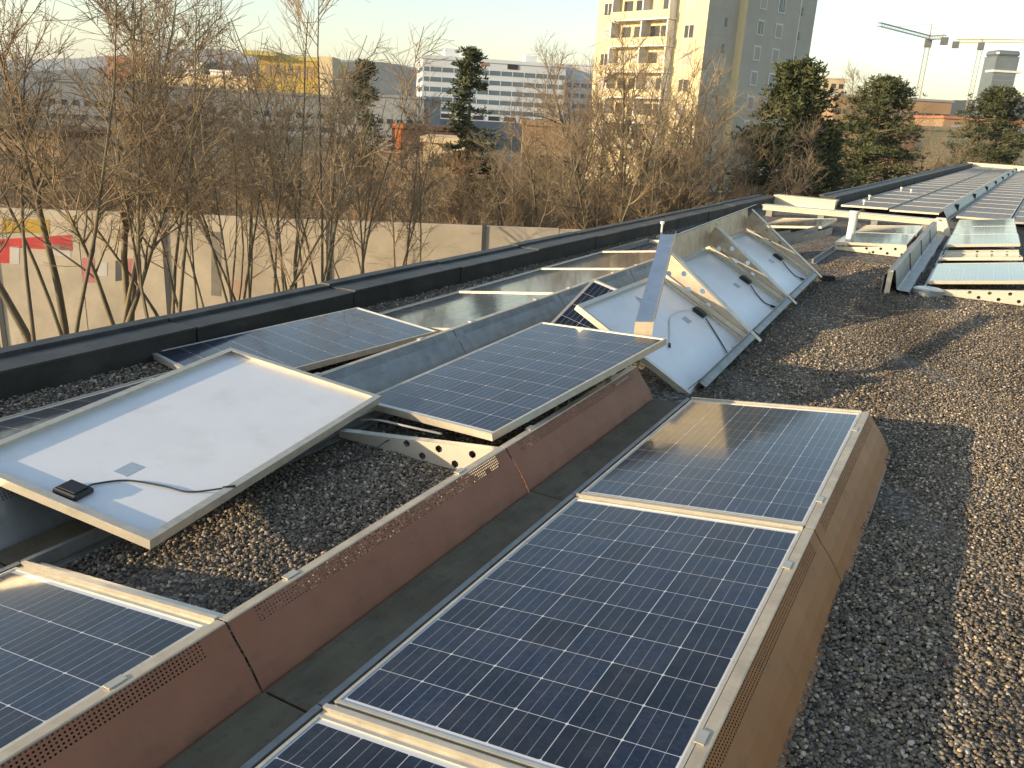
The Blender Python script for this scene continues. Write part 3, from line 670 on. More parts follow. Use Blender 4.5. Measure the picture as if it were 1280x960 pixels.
# ---- mid field: broken rows beyond the collapsed section
DX = -0.40
def mw_row(X0, y, lift=0.0, extra=0.0):
    ex = Vector((math.cos(TILT+extra), 0, math.sin(TILT+extra))); ey = Vector((0, 1, 0)); ez = ex.cross(ey)
    c = Vector((X0 + 0.495*ex.x, y + 0.825, Z0 + lift + 0.495*ex.z)) - ez*0.036
    return frame_mw(c, ex, ey)
panel(mw_row(-0.52, 12.0, 0.05, -0.06), 'blue reflecting panel beside the white vent pipe')
panel(mw_row(-0.52, 13.9, 0.0, -0.03), 'panel lying between the vent pipe and the cream crossing beam')
panel(mw_row(-1.95, 13.4, 0.02, -0.04), 'panel behind the grey channel pieces, before the cream crossing beam')
mount(-0.48, 0, 'aluminium mount with exposed perforated plate beside the vent pipe', None, strip=False, y=10.2 + 0.9)
for i, (y, l) in enumerate(((9.25, 'sky-blue reflecting panel behind the round metal cover, at the gravel edge'), (11.35, 'dark dipped panel between two sky-blue reflecting ones'), (13.2, 'sky-blue reflecting panel behind the dark dipped one'))):
    m = mw_row(0.95, y, [0.05, 0.0, 0.06][i], [0.01, 0.0, 0.0][i])
    if i == 1: m = m @ Matrix.Rotation(math.radians(-5), 4, 'X')
    panel(m, l)
    panel(mw_row(2.36, y + 0.2, 0.05), 'panel of the outer row to the right of the sky-blue reflecting ones', 'outer row panels at the gravel edge')
for y in (9.9, 12.0, 14.0): mount(0.97, 0, 'aluminium mount below the sky-blue reflecting panels', 'mounts of the gravel edge row', strip=False, strip_near=True, y=y)
for y in (15.1, 16.8):
    panel(mw_row(0.95, y, 0.03), 'panel before the bend of the roof, right of the long grey ridge', 'panels before the roof bend'); panel(mw_row(2.36, y, 0.03), 'panel before the bend of the roof, right of the long grey ridge', 'panels before the roof bend')
# standing channel left from a row that lost its panels
def channel_mesh():
    b = MB(); L_ = 1.712; y0, y1 = -L_/2, L_/2; t = 0.003
    prof = [(0.50, 0.19), (0.56, 0.262), (0.62, 0.272), (0.665, 0.06), (0.69, 0.05), (0.80, 0.045), (0.815, 0.012)]
    for (a, c) in zip(prof[:-1], prof[1:]):
        a = np.array(a); c = np.array(c); dd = (c-a)/np.linalg.norm(c-a); n2 = np.array([dd[1], -dd[0]])*t
        b.prism([tuple(a+n2), tuple(c+n2), tuple(c), tuple(a)], y0, y1)
    return b.mesh('channel_sheet', 'galv')
CHM = channel_mesh()
for i, (y, l) in enumerate(((9.60, 'grey standing channel with sunlit open end next to the round metal cover'), (11.31, 'grey standing channel, next one along from the sunlit open end'), (13.02, 'grey standing channel behind the vent pipe'), (14.73, 'grey standing channel running up to the bracket of the crossing beam'))):
    o = empty('standing_channel', l, 'sheet metal', T(0.0 + 0.012*i, y, 0))
    link('channel_sheet', CHM, o)
    bb = MB(); bb.box(0.50, 0.515, -0.85, 0.85, 0.0, 0.185); bb.build('inner_web', 'galv', o)
    bb = MB(); bb.box(0.555, 0.60, -0.05, 0.05, 0.0, 0.255); bb.build('stiffener', 'galv', o)
    if i == 0: bb = MB(); bb.box(0.545, 0.60, -0.90, -0.860, 0.0, 0.262); bb.build('end_post', 'cream_metal', o)
# loose channel pieces by the last collapsed panel
for i, (x, y, a, l) in enumerate(((-0.95, 11.2, 18, 'loose grey channel piece beside the vent pipe'), (-1.25, 10.2, 24, 'loose grey channel piece leaning behind the last collapsed panel'))):
    o = empty('metal_channel', l, 'sheet metal', T(x, y, 0.16) @ Matrix.Rotation(math.radians(-a), 4, 'Z') @ Matrix.Rotation(math.radians(5), 4, 'X'))
    bb = MB(); bb.box(-0.11, 0.11, -0.85, 0.85, 0, 0.004); bb.build('web', 'galv', o)
    bb = MB(); bb.box(-0.114, -0.110, -0.85, 0.85, 0, 0.10); bb.build('side_flange', 'galv', o)
    bb = MB(); bb.box(0.110, 0.114, -0.85, 0.85, 0, 0.10); bb.build('side_flange', 'galv', o)
    bb = MB(); bb.box(-0.1, 0.1, -0.4, 0.1, 0.006, 0.06); bb.build('insert_block', 'brown_a', o)
# vent pipe
vp = empty('vent_pipe', 'white vent pipe standing among the broken rows', 'pipe', T(-0.36, 12.35, 0))
bb = MB(); bb.tube([(0, 0, 0), (0, 0, 0.53)], 0.062, 20); bb.build('pipe', 'pipe_white', vp, smooth=False)
bb = MB(); bb.tube([(0, 0, 0.532), (0, 0, 0.575)], 0.075, 20); bb.build('cap', 'pipe_white', vp)
bb = MB(); bb.tube([(0, 0, 0), (0, 0, 0.03)], 0.12, 20); bb.build('collar', 'galv', vp)
# round cover
rc = empty('round_cover', 'round shiny metal cover on the gravel below the standing deflector', 'cover', T(0.98, 8.98, 0))
bb = MB(); bb.tube([(0, 0, 0), (0, 0, 0.07)], 0.165, 28, r2=0.155); bb.build('rim', 'galv', rc)
bb = MB(); bb.tube([(0, 0, 0.071), (0, 0, 0.083)], 0.16, 28, r2=0.13); bb.build('lid', 'alu_plate', rc)
# small black block of rubber on gravel
bb = MB(); bb.bbox(-0.08, 0.08, -0.06, 0.06, 0, 0.07, 0.01); tag(bb.build('rubber_block', 'black_plastic', None, T(-0.13, 9.0, 0.005) @ Matrix.Rotation(0.5, 4, 'Z')), 'small dark rubber block on gravel beside the last collapsed panel', 'block')
# cream beam crossing the roof
cb_ = empty('crossing_beam', 'cream sunlit sheet metal beam crossing the roof behind the vent pipe', 'beam')
a = Vector((-2.55, 16.0, 0.12)); b2 = Vector((0.62, 16.45, 0.12)); d_ = b2 - a
bb = MB(); bb.obox(a, d_, Vector((0, 0.26, 0)), Vector((0, 0, 0.09))); bb.build('beam_box', 'cream_metal', cb_)
bb = MB(); bb.obox(a + Vector((-0.02, -0.03, 0.092)), d_ + Vector((0.04, 0, 0)), Vector((0, 0.32, 0)), Vector((0, 0, 0.012))); bb.build('cover_sheet', 'pipe_white', cb_)
for t_ in (0.04, 0.35, 0.66, 0.95):
    p = a + d_*t_; bb = MB(); bb.box(p.x-0.06, p.x+0.06, p.y+0.03, p.y+0.23, 0, 0.119); bb.build('support_block', 'galv', cb_)
gb = empty('gusset_bracket', 'cream triangular bracket where the crossing beam meets the grey ridge', 'bracket')
bb = MB(); bb.add([(0.50, 15.9, 0.0), (0.92, 15.9, 0.0), (0.78, 15.95, 0.30), (0.62, 15.95, 0.30), (0.50, 16.2, 0.0), (0.92, 16.2, 0.0), (0.78, 16.15, 0.30), (0.62, 16.15, 0.30)], [(0,1,2,3),(5,4,7,6),(1,5,6,2),(4,0,3,7),(3,2,6,7)]); bb.build('gusset_plate', 'cream_metal', gb)
bb = MB(); bb.tube([(0.68, 15.93, 0.27), (0.68, 15.90, 0.27)], 0.02, 8); bb.build('bolt', 'bolt', gb)

# ---- far wing: long rows
def far_mw(X0, y):
    x, yy = bent(X0, y); m = frame_mw((0, 0, 0), (math.cos(0.03), 0, math.sin(0.03)), (0, 1, 0)); 
    return T(x, yy, Z0 + 0.03) @ Matrix.Rotation(-BEND, 4, 'Z') @ m @ T(0.495, 0.825, 0)
y = 18.9
while y < 58:
    for X0 in (-1.50, -0.47):
        panel(far_mw(X0, y), 'panel in the far wing between the dark parapet and the grey ridge', 'far wing panels left of the ridge', far=True)
    for X0 in (0.86, 1.88, 2.90):
        panel(far_mw(X0, y), 'panel in the far wing on the open side of the grey ridge', 'far wing panels right of the ridge', far=True)
    x, yy = bent(-0.43, y + 0.85)
    o = deflector(0, 0, 'galv', 'galvanised sheet of the long grey ridge in the far wing', 'ridge sheets of the far wing', T(x, yy, 0.02) @ Matrix.Rotation(-BEND, 4, 'Z') @ Matrix.Scale(1.2, 4, (0, 0, 1)))
    if int(y) % 5 < 2:
        bb = MB(); bb.box(1.02, 1.12, -0.2, 0.0, 0.0, 0.17); bb.build('cable_box', 'dark_void', o)
    y += PITCH_Y
# lightning-protection studs by the parapet
for i, (px, py) in enumerate(((1078, 262), (1125, 243), (1085, 255), (826, 296), (1137, 246))):
    p = onz(px, py + 2, 0.0)
    o = empty('parapet_stud', 'small pale metal stud standing along the inner side of the parapet', 'stud', T(p[0], p[1], 0), 'studs along the parapet')
    bb = MB(); bb.tube([(0, 0, 0), (0, 0, 0.22)], 0.016, 8); bb.build('rod', 'pipe_white', o)
    bb = MB(); bb.tube([(0, 0, 0.221), (0, 0, 0.26)], 0.034, 8); bb.build('cap', 'pipe_white', o)
    bb = MB(); bb.box(-0.06, 0.06, -0.06, 0.06, 0.0, 0.04); bb.build('foot', 'concrete', o)

# ================================================================== BACKGROUND
def horiz_z(px, py, d): return at(px, py, d)[2]
def onground(px, d):
    p = at(px, 200, d); return np.array([p[0], p[1], GZ])
# ------------------------------------------------------------------ bare trees
def tubes(segs, n):
    A = np.array([s_[0] for s_ in segs]); B = np.array([s_[1] for s_ in segs]); ra = np.array([s_[2] for s_ in segs]); rb_ = np.array([s_[3] for s_ in segs])
    t = B - A; t /= (np.linalg.norm(t, axis=1, keepdims=True) + 1e-9)
    a = np.cross(t, np.array([0.13, 0.31, 0.94])); a /= (np.linalg.norm(a, axis=1, keepdims=True) + 1e-9); b = np.cross(t, a)
    m = len(segs); V = np.zeros((m, 2*n, 3))
    for k in range(n):
        c, s_ = math.cos(2*math.pi*k/n), math.sin(2*math.pi*k/n); off = c*a + s_*b
        V[:, k] = A + off*ra[:, None]; V[:, n+k] = B + off*rb_[:, None]
    base = (np.arange(m)*2*n)[:, None]
    F = np.concatenate([base + np.array([[k, (k+1) % n, n+(k+1) % n, n+k]]) for k in range(n)], 1).reshape(-1, 4)
    return V.reshape(-1, 3), F
def np_mesh(name, V, F, m, smooth=False):
    me = bpy.data.meshes.new(name); k = F.shape[1]
    me.vertices.add(len(V)); me.vertices.foreach_set('co', V.ravel()); me.loops.add(F.size); me.loops.foreach_set('vertex_index', F.ravel().astype(np.int32))
    me.polygons.add(len(F)); me.polygons.foreach_set('loop_start', np.arange(0, F.size, k, dtype=np.int32)); me.polygons.foreach_set('loop_total', np.full(len(F), k, dtype=np.int32))
    me.update(calc_edges=True); me.materials.append(MATS[m]); return me
def bare_tree(seed, H, stems, lean, nb, nt, fork=0.35, rbase=0.07, twig='twig', upright=0.55, tw_len=0.9, low=0.18):
    r = np.random.default_rng(seed); big = []; small = []
    def axis(p, d, L_, r0, r1, nseg, wob, up, lst):
        pts = [p]; rad = [r0]
        for i in range(nseg):
            d = d + r.normal(0, wob, 3) + np.array([0, 0, up/nseg]); d /= np.linalg.norm(d)
            q = pts[-1] + d*L_/nseg; ra = r0 + (r1-r0)*(i+1)/nseg; lst.append((pts[-1], q, rad[-1], ra)); pts.append(q); rad.append(ra)
        return pts, rad
    for s_ in range(stems):
        a = 2*math.pi*(s_ + r.uniform(-0.3, 0.3))/stems; le = lean*r.uniform(0.4, 1.3)
        d = np.array([math.cos(a)*le, math.sin(a)*le, 1.0]); d /= np.linalg.norm(d)
        L_ = H*r.uniform(0.78, 1.05); p0 = np.array([math.cos(a)*0.12*stems**0.5, math.sin(a)*0.12*stems**0.5, 0])
        pts, rad = axis(p0, d, L_, rbase*r.uniform(0.7, 1.2), 0.008, 11, 0.05, 0.25, big)
        for b in range(nb):
            f = r.uniform(low, 0.97); i = min(int(f*11), 10); t = f*11 - i; p = pts[i]*(1-t) + pts[i+1]*t; rr = (rad[i]*(1-t) + rad[i+1]*t)*0.6
            ax = pts[i+1]-pts[i]; ax /= np.linalg.norm(ax); side = r.normal(0, 1, 3); side -= ax*np.dot(side, ax); side /= np.linalg.norm(side)
            d2 = ax*upright + side*0.8 + np.array([0, 0, 0.25]); d2 /= np.linalg.norm(d2)
            L2 = H*fork*(1.08 - f)*r.uniform(0.5, 1.2) + 0.35
            bp, br = axis(p, d2, L2, max(rr, 0.012), 0.006, 5, 0.11, 0.25, big if rr > 0.02 else small)
            for t2 in range(nt):
                g_ = r.uniform(0.15, 1.0); j = min(int(g_*5), 4); u = g_*5 - j; q = bp[j]*(1-u) + bp[j+1]*u
                ax2 = bp[j+1]-bp[j]; ax2 /= np.linalg.norm(ax2); sd2 = r.normal(0, 1, 3); d3 = ax2*0.8 + sd2*0.55 + np.array([0, 0, 0.2]); d3 /= np.linalg.norm(d3)
                tp, _ = axis(q, d3, tw_len*r.uniform(0.35, 1.0), 0.0070, 0.0040, 3, 0.16, 0.15, small)
                for t4 in range(2):
                    w_ = tp[1 + t4]; d4 = d3 + r.normal(0, 0.55, 3); d4 /= np.linalg.norm(d4); small.append((w_, w_ + d4*tw_len*r.uniform(0.2, 0.5), 0.0050, 0.0032))
    V, F = tubes(big, 5); me1 = np_mesh('trunk', V, F, 'bark'); V, F = tubes(small, 3); me2 = np_mesh('branches', V, F, twig)
    return me1, me2
def put_tree(meshes, px, d, scale, label, cat='tree', group=None, name='bare_tree', rot=None, parts=('trunk', 'branches')):
    p = onground(px, d)
    o = empty(name, label, cat, T(*p) @ Matrix.Rotation(random.uniform(0, 6.28) if rot is None else rot, 4, 'Z') @ Matrix.Scale(scale, 4), group)
    for me, n_ in zip(meshes, parts): link(n_, me, o)
    return o
TA = [bare_tree(11, 9.4, 3, 0.20, 22, 8, 0.32, 0.085, low=0.52), bare_tree(12, 9.4, 5, 0.26, 12, 7, 0.24, 0.055, low=0.52), bare_tree(13, 9.4, 4, 0.15, 14, 7, 0.20, 0.05, low=0.5),
      bare_tree(14, 9.4, 2, 0.16, 32, 9, 0.36, 0.10, low=0.5), bare_tree(15, 9.4, 4, 0.22, 18, 9, 0.36, 0.085, 'twig', upright=0.35, low=0.3)]
TS = [bare_tree(21, 6.0, 8, 0.5, 13, 8, 0.42, 0.055, 'twig_red', 0.25, 0.9), bare_tree(22, 6.0, 10, 0.42, 11, 8, 0.40, 0.05, 'twig', 0.25, 0.9), bare_tree(23, 6.0, 7, 0.7, 14, 8, 0.44, 0.055, 'twig', 0.2, 0.9)]
front = [(8, 15.5, 1.02, 0, 'tall bare tree with a wide twiggy crown rising beside the yellow graffiti'), (52, 17.5, 1.07, 3, 'tall bare tree with thick dark stems standing before the red graffiti band'),
         (95, 17, 1.03, 0, 'bare spreading tree between the red graffiti band and the pink tag'), (128, 19, 1.06, 3, 'dark trunked bare tree standing before the pink tag on the wall'),
         (178, 17.5, 0.99, 0, 'bare spreading tree beside the dark and pink tags'), (226, 16.5, 0.93, 1, 'low fanning bare tree beside the dark vertical stripe on the wall'),
         (262, 19, 0.95, 1, 'fanning many-stemmed bare tree right at the dark vertical stripe on the wall'), (300, 18, 0.96, 2, 'slender upright bare tree just past the dark vertical stripe'),
         (335, 18, 1.02, 2, 'tall slender bare tree below the yellow building'), (365, 19, 1.09, 1, 'tallest fanning bare tree, its straight shoots above the yellow building'),
         (398, 20.5, 1.04, 2, 'slender bare tree beside the stair tower of the yellow building'), (446, 20, 0.95, 2, 'slender bare tree standing before the spruce by the grey hall'), (490, 22, 0.86, 1, 'short fanning bare tree before the orange container')]
for i, (px, d, s_, k, lab) in enumerate(front): put_tree(TA[k], px, d, s_, lab, group='bare trees between the roof and the wall')
mid = [(655, 33, 0.93, 4), (700, 35, 1.05, 0), (742, 37, 1.14, 4), (775, 35, 1.16, 3), (805, 38, 1.22, 4), (760, 33, 1.08, 4), (822, 34, 1.08, 4), (790, 41, 1.2, 4), (720, 40, 1.12, 4), (862, 35, 1.04, 4), (842, 36, 1.12, 4), (885, 38, 1.05, 4), (925, 39, 0.98, 4), (960, 37, 0.85, 0), (1075, 85, 1.5, 0), (1105, 90, 1.5, 4), (1150, 70, 1.0, 4), (1190, 72, 1.0, 4), (1270, 80, 1.1, 4)]
for i, (px, d, s_, k) in enumerate(mid):
    put_tree(TA[k], px, d, s_, ('bare tree between the white office building and the apartment tower' if px < 730 else 'bare branching tree in front of the sunlit balcony side of the tower' if px < 868 else 'bare tree in front of the shaded side of the tower') if px < 1000 else 'bare reddish tree beyond the far wing of the roof', group=('trees beside the office building' if px < 730 else 'trees before the balconies' if px < 868 else 'trees before the shaded tower side') if px < 1000 else 'trees beyond the far wing')
n_ = 0
for px in range(-60, 1010, 27):
    for d in ((28, 36) if not 440 < px < 560 else (28, 32, 36)):
        q = px + random.uniform(-14, 14); sc = random.uniform(0.66, 1.0)*(1.02 if d > 30 else 0.80)
        if 560 < q < 640: sc *= 0.85
        if 460 < q < 560: sc *= 1.12
        put_tree(TS[random.randrange(3)], q, d*random.uniform(0.96, 1.05), sc, 'bare brown shrub in the thicket behind the concrete wall', 'shrub', 'thicket behind the wall', 'bare_shrub', parts=('stem', 'twigs')); n_ += 1
for px in range(-40, 300, 48):
    put_tree(TS[random.randrange(3)], px + random.uniform(-15, 15), random.uniform(15, 18), random.uniform(0.26, 0.40), 'low bare bush growing between the roof and the concrete wall', 'shrub', 'bushes before the wall', 'bare_shrub', parts=('stem', 'twigs'))
for px in range(455, 700, 17):
    put_tree(TS[random.randrange(3)], px + random.uniform(-6, 6), random.uniform(50, 60), random.uniform(0.74, 0.92), 'bare bush between the thicket and the rusty sheds', 'shrub', 'bushes before the sheds', 'bare_shrub', parts=('stem', 'twigs'))
for px in range(1060, 1300, 22):
    put_tree(TS[random.randrange(3)], px, random.uniform(74, 88), random.uniform(0.8, 1.15), 'bare bush in front of the cream low buildings beyond the roof', 'shrub', 'bushes beyond the far wing', 'bare_shrub', parts=('stem', 'twigs'))
# ------------------------------------------------------------------ conifers
def conifer(seed, H, Rm, n_br, per, top_pow, droop, clump, base_f=0.12):
    r = np.random.default_rng(seed); segs = [(np.array([0, 0, 0.]), np.array([0.05, 0, H*0.5]), 0.22, 0.13), (np.array([0.05, 0, H*0.5]), np.array([0, 0.04, H*0.98]), 0.13, 0.02)]
    P = []; S_ = []
    for b in range(n_br):
        f = base_f + (1-base_f)*r.random()**0.9; a = r.uniform(0, 2*math.pi); L_ = Rm*(1-f)**top_pow*r.uniform(0.42, 1.2) + 0.2
        if f < 0.3: L_ *= 0.6 + f
        z = H*f; tip = np.array([math.cos(a)*L_, math.sin(a)*L_, -droop*L_ + r.uniform(-0.1, 0.25)*L_])
        o = np.array([0, 0, z]); segs.append((o, o + tip*0.9, 0.04, 0.012))
        for c in range(per):
            t = r.uniform(0.25, 1.0)**0.8; P.append(o + tip*t + r.normal(0, clump, 3)*np.array([1, 1, 0.55])); S_.append(r.uniform(0.7, 1.3))
    P = np.array(P); S_ = np.array(S_); m = len(P); q = 7                     # q thin needle faces per tuft
    C = np.repeat(P, q, 0); d = r.normal(0, 1, (m*q, 3)); d[:, 2] = np.abs(d[:, 2])*0.8; d /= np.linalg.norm(d, axis=1, keepdims=True)
    s2 = np.cross(d, r.normal(0, 1, (m*q, 3))); s2 /= np.linalg.norm(s2, axis=1, keepdims=True)
    L2 = (0.26*np.repeat(S_, q)*r.uniform(0.6, 1.3, m*q))[:, None]; w = L2*0.22
    V = np.stack([C - s2*w*0.4, C + s2*w*0.4, C + d*L2*0.7 + s2*w, C + d*L2 ], 1).reshape(-1, 3)
    F = np.arange(m*q*4).reshape(-1, 4)
    v1, f1 = tubes(segs, 6)
    return np_mesh('trunk', v1, f1, 'bark'), np_mesh('crown', V, F, 'needle')
PA = conifer(31, 10.5, 4.3, 210, 28, 0.62, 0.10, 0.26, 0.10)
PB = conifer(32, 11.5, 4.9, 170, 26, 0.45, -0.02, 0.32, 0.25)
PC = conifer(33, 11.0, 3.5, 105, 15, 0.85, 0.25, 0.20, 0.12)
put_tree(PA, 985, 40, 0.99, 'dense dark green pine beside the shaded tower wall', group=None, name='pine_tree', parts=('trunk', 'crown'))
put_tree(PA, 1022, 43, 0.74, 'smaller dark pine filling the gap next to the dense one', group=None, name='pine_tree', parts=('trunk', 'crown'))
put_tree(PB, 1090, 62, 0.98, 'rounded green pine with open crown left of the cranes', group=None, name='pine_tree', parts=('trunk', 'crown'))
put_tree(PB, 1232, 78, 1.04, 'rounded pine below the dark glass tower', group=None, name='pine_tree', parts=('trunk', 'crown'))
put_tree(PC, 584, 50, 1.0, 'narrow green spruce in front of the white office building', group=None, name='spruce_tree', parts=('trunk', 'crown'))
put_tree(PC, 455, 48, 0.90, 'narrow spruce behind the slender trees near the grey shopping hall', group=None, name='spruce_tree', parts=('trunk', 'crown'))
# ivy on two trunks
# ------------------------------------------------------------------ graffiti wall
WD0, WD1 = 24.0, 26.5
wz = horiz_z(0, 263, WD0)
A0 = at(-260, 200, 23.2); A1 = at(980, 200, 27.2); A0[2] = A1[2] = 0
wd = A1 - A0; wl_ = np.linalg.norm(wd); wd /= wl_; wn_ = np.array([wd[1], -wd[0], 0])          # towards the camera
wall = empty('concrete_wall', 'long sunlit concrete wall with graffiti below the roof edge', 'wall', T(A0[0], A0[1], 0))
npan = int(wl_/2.4); pl = wl_/npan
for i in range(npan):
    bb = MB(); dz = random.uniform(-0.03, 0.03)
    bb.obox(wd*(i*pl+0.012) + np.array([0, 0, GZ]), wd*(pl-0.024), -wn_*0.2, (0, 0, wz-GZ+dz)); bb.build('wall_panel', 'concrete', wall)
    if i % 2 == 0:
        bb = MB(); bb.obox(wd*(i*pl-0.07) + wn_*0.03 + np.array([0, 0, GZ]), wd*0.14, -wn_*0.03, (0, 0, wz-GZ+0.05)); bb.build('post', 'crane_dark', wall)
def graf(px0, px1, y0, y1, m, jag=0.0):
    P = []
    for px, py in ((px0, y1), (px1, y1), (px1, y0), (px0, y0)):
        rr = ray(px, py); n2 = wn_; t_ = np.dot(A0 + wn_*0.006 - CAM, n2)/np.dot(rr, n2); P.append(CAM + rr*t_ - np.array([A0[0], A0[1], 0]) + np.array([0, 0, random.uniform(-jag, jag)]))
    bb = MB(); bb.add([tuple(p) for p in P] + [tuple(p - wn_*0.004) for p in P], [(0, 1, 2, 3), (7, 6, 5, 4), (1, 0, 4, 5), (2, 1, 5, 6), (3, 2, 6, 7), (0, 3, 7, 4)]); return bb.build('graffiti', m, wall)
for a_ in ((-5, 90, 296, 311, 'graf_red', .08), (-8, 12, 303, 330, 'graf_red', .1), (2, 62, 277, 291, 'graf_yellow', .1), (12, 24, 308, 330, 'graf_white', 0), (60, 88, 305, 320, 'graf_white', .1), (103, 118, 325, 352, 'graf_pink', .1), (122, 134, 328, 345, 'graf_white', 0), (144, 158, 324, 350, 'graf_dark', .05), (158, 176, 326, 352, 'graf_pink', .1), (264, 276, 290, 370, 'graf_grey', .02), (288, 306, 350, 368, 'graf_faded', .1)): graf(*a_)
# ------------------------------------------------------------------ buildings
def bld_frame(px0, px1, d0, d1=None):
    d1 = d0 if d1 is None else d1
    a = at(px0, 150, d0); b = at(px1, 150, d1); a[2] = b[2] = GZ
    x = b - a; w = np.linalg.norm(x); x = x/w; y = np.array([-x[1], x[0], 0])
    return T(*a) @ frame_mw((0, 0, 0), x, y), w
def simple(name, label, cat, px0, px1, ytop, d0, dep, wallm, d1=None, win=None, roofm=None, group=None, cap=0.5):
    mw, w = bld_frame(px0, px1, d0, d1); o = empty(name, label, cat, mw, group); h = horiz_z(px0, ytop, d0) - GZ
    bb = MB(); bb.box(0, w, 0, dep, 0, h); bb.build('wall', wallm, o)
    bb = MB(); bb.box(-0.3, w+0.3, -0.3, dep+0.3, h+0.01, h+cap); bb.build('roof', roofm or wallm, o)
    if win:
        for (z0, hh, n, wf, mm) in win:
            st = w/n
            for i in range(n):
                bb = MB(); bb.box(st*(i+0.5-wf/2), st*(i+0.5+wf/2), -0.06, 0.02, z0, z0+hh); bb.build('window', mm, o)
    return o, w, h
# apartment tower
DT = 95.0; Pc = at(870, 150, DT); Pc[2] = GZ
dl = ray(-300, 100); dl[2] = 0; dl /= np.linalg.norm(dl); dr = ray(1880, 200); dr[2] = 0; dr /= np.linalg.norm(dr)
def px_of(P):
    q = AX @ (np.array(P) - CAM); return 640 + FPX*q[0]/q[2]
def len_to(d, px):
    lo, hi = 0.0, 200.0
    for _ in range(60):
        m_ = (lo+hi)/2; q = px_of(Pc + d*m_ + np.array([0, 0, 12]))
        if (q - px)*(1 if d is dr else -1) < 0: lo = m_
        else: hi = m_
    return lo
LL, LR = len_to(dl, 741), len_to(dr, 1004)
tw = empty('apartment_tower', 'tall pale concrete apartment tower with sunlit balcony side', 'building', T(*Pc))
nl = np.array([dl[1], -dl[0], 0]); nl = nl if np.dot(nl, CAM - Pc) > 0 else -nl
nr = np.array([dr[1], -dr[0], 0]); nr = nr if np.dot(nr, CAM - Pc) > 0 else -nr
TH = 36.0
bb = MB(); bb.obox((0, 0, 0), dl*LL, dr*LR, (0, 0, TH)); bb.build('wall', 'tower_wall', tw)
bb = MB(); bb.obox(nl*0.02, dl*LL, nl*0.05, (0, 0, TH)); bb.build('sunlit_skin', 'tower_sunlit', tw)  # thin sheet over the balcony side, coloured as if sunlit
def sfrac(px):                      # position along the right facade for a pixel
    return len_to(dr, px)
def lfrac(px): return len_to(dl, px)
def zpx(px, py): return horiz_z(px, py, DT) - GZ
# projecting stair wing edge and vertical joints on the right facade
s0 = sfrac(912); bb = MB(); bb.obox(dr*s0 + nr*0.0, dr*0.35, nr*0.9, (0, 0, TH)); bb.build('projecting_fin', 'tower_sunlit', tw)  # fin coloured in the same painted sunlight as the balcony side
s1 = sfrac(980); bb = MB(); bb.obox(dr*(s0+0.35), dr*(s1-s0-0.35), nr*0.55, (0, 0, TH)); bb.build('wing', 'tower_wall', tw)
bb = MB(); bb.obox(dr*s1 + nr*0.0, dr*0.16, nr*0.62, (0, 0, TH)); bb.build('corner_strip', 'white_paint', tw)
zt = zpx(935, 23); fl_ = 2.76
def window(o_, d, n2, s_, w, z, h, off, dark, frame=0.16):
    bb = MB(); bb.obox(d*(s_-w/2-frame) + n2*off + np.array([0, 0, z-h-frame]), d*(w+2*frame), n2*0.07, (0, 0, h+2*frame)); f_ = bb.build('window', 'white_paint', tw)
    bb = MB(); bb.obox(d*(s_-w/2) + n2*(off+0.06) + np.array([0, 0, z-h]), d*w, n2*0.03, (0, 0, h)); bb.build('pane', 'win_dark' if dark else 'win_blind', f_)
    if dark: bb = MB(); bb.obox(d*(s_-0.04) + n2*(off+0.09) + np.array([0, 0, z-h]), d*0.08, n2*0.02, (0, 0, h)); bb.build('mullion', 'white_paint', f_)
for k in range(-4, 6):
    z = zt - k*fl_
    if z < 3: continue
    for px, w in ((935, 1.05), (957.5, 1.15)): window(tw, dr, nr, sfrac(px), w, z, 1.35, 0.56, (k*7 + int(px)) % 5 == 0)
    for px in (898, 988):
        bb = MB(); off = 0.0 if px < 905 else 0.0; s_ = sfrac(px); bb.obox(dr*(s_-0.2) + nr*off + np.array([0, 0, z-1.1]), dr*0.4, nr*0.05, (0, 0, 0.9)); bb.build('small_window', 'win_dark', tw)
    bb = MB(); bb.obox(dr*0.02 + nr*0.002 + np.array([0, 0, z+0.62]), dr*(s0-0.1), nr*0.02, (0, 0, 0.07)); bb.build('floor_joint', 'tower_wall', tw)
# balcony side
zb = zpx(800, 21)
b0, b1 = lfrac(838), lfrac(766)
for k in range(-3, 6):
    z = zb - k*2.85
    if z < 3: continue
    bal = MB(); bal.obox(dl*b0 + nl*0.08 + np.array([0, 0, z-0.12]), dl*(b1-b0), nl*1.3, (0, 0, 0.16)); bo = bal.build('balcony', 'white_paint', tw)
    bb = MB(); bb.obox(dl*b0 + nl*1.34 + np.array([0, 0, z+0.05]), dl*(b1-b0), nl*0.05, (0, 0, 0.85)); bb.build('parapet_panel', 'tower_sunlit', bo)
    for px in (836, 804, 767):
        s_ = lfrac(px); bb = MB(); bb.obox(dl*(s_-0.09) + nl*0.08 + np.array([0, 0, z+0.05]), dl*0.18, nl*1.25, (0, 0, 2.6)); bb.build('partition', 'white_paint', bo)
    for px in (826, 813, 793, 778):
        s_ = lfrac(px); bb = MB(); bb.obox(dl*(s_-0.7) + nl*0.075 + np.array([0, 0, z+0.1]), dl*1.4, nl*0.03, (0, 0, 2.1)); bb.build('balcony_door', 'win_dark' if (px+k) % 3 else 'win_blind', bo)
    for px in (754, 855):
        window(tw, dl, nl, lfrac(px), 1.25, z+2.1, 1.3, 0.07, (k + px) % 2 == 0, 0.05)
    if k == -1:
        a_ = lfrac(788); bb = MB(); bb.obox(dl*a_ + nl*0.1 + np.array([0, 0, z+2.55]), -dl*(a_-lfrac(771))*-1.0, nl*1.6 + np.array([0, 0, -0.55]), (0, 0, 0.06)); bb.build('awning', 'awning', bo)
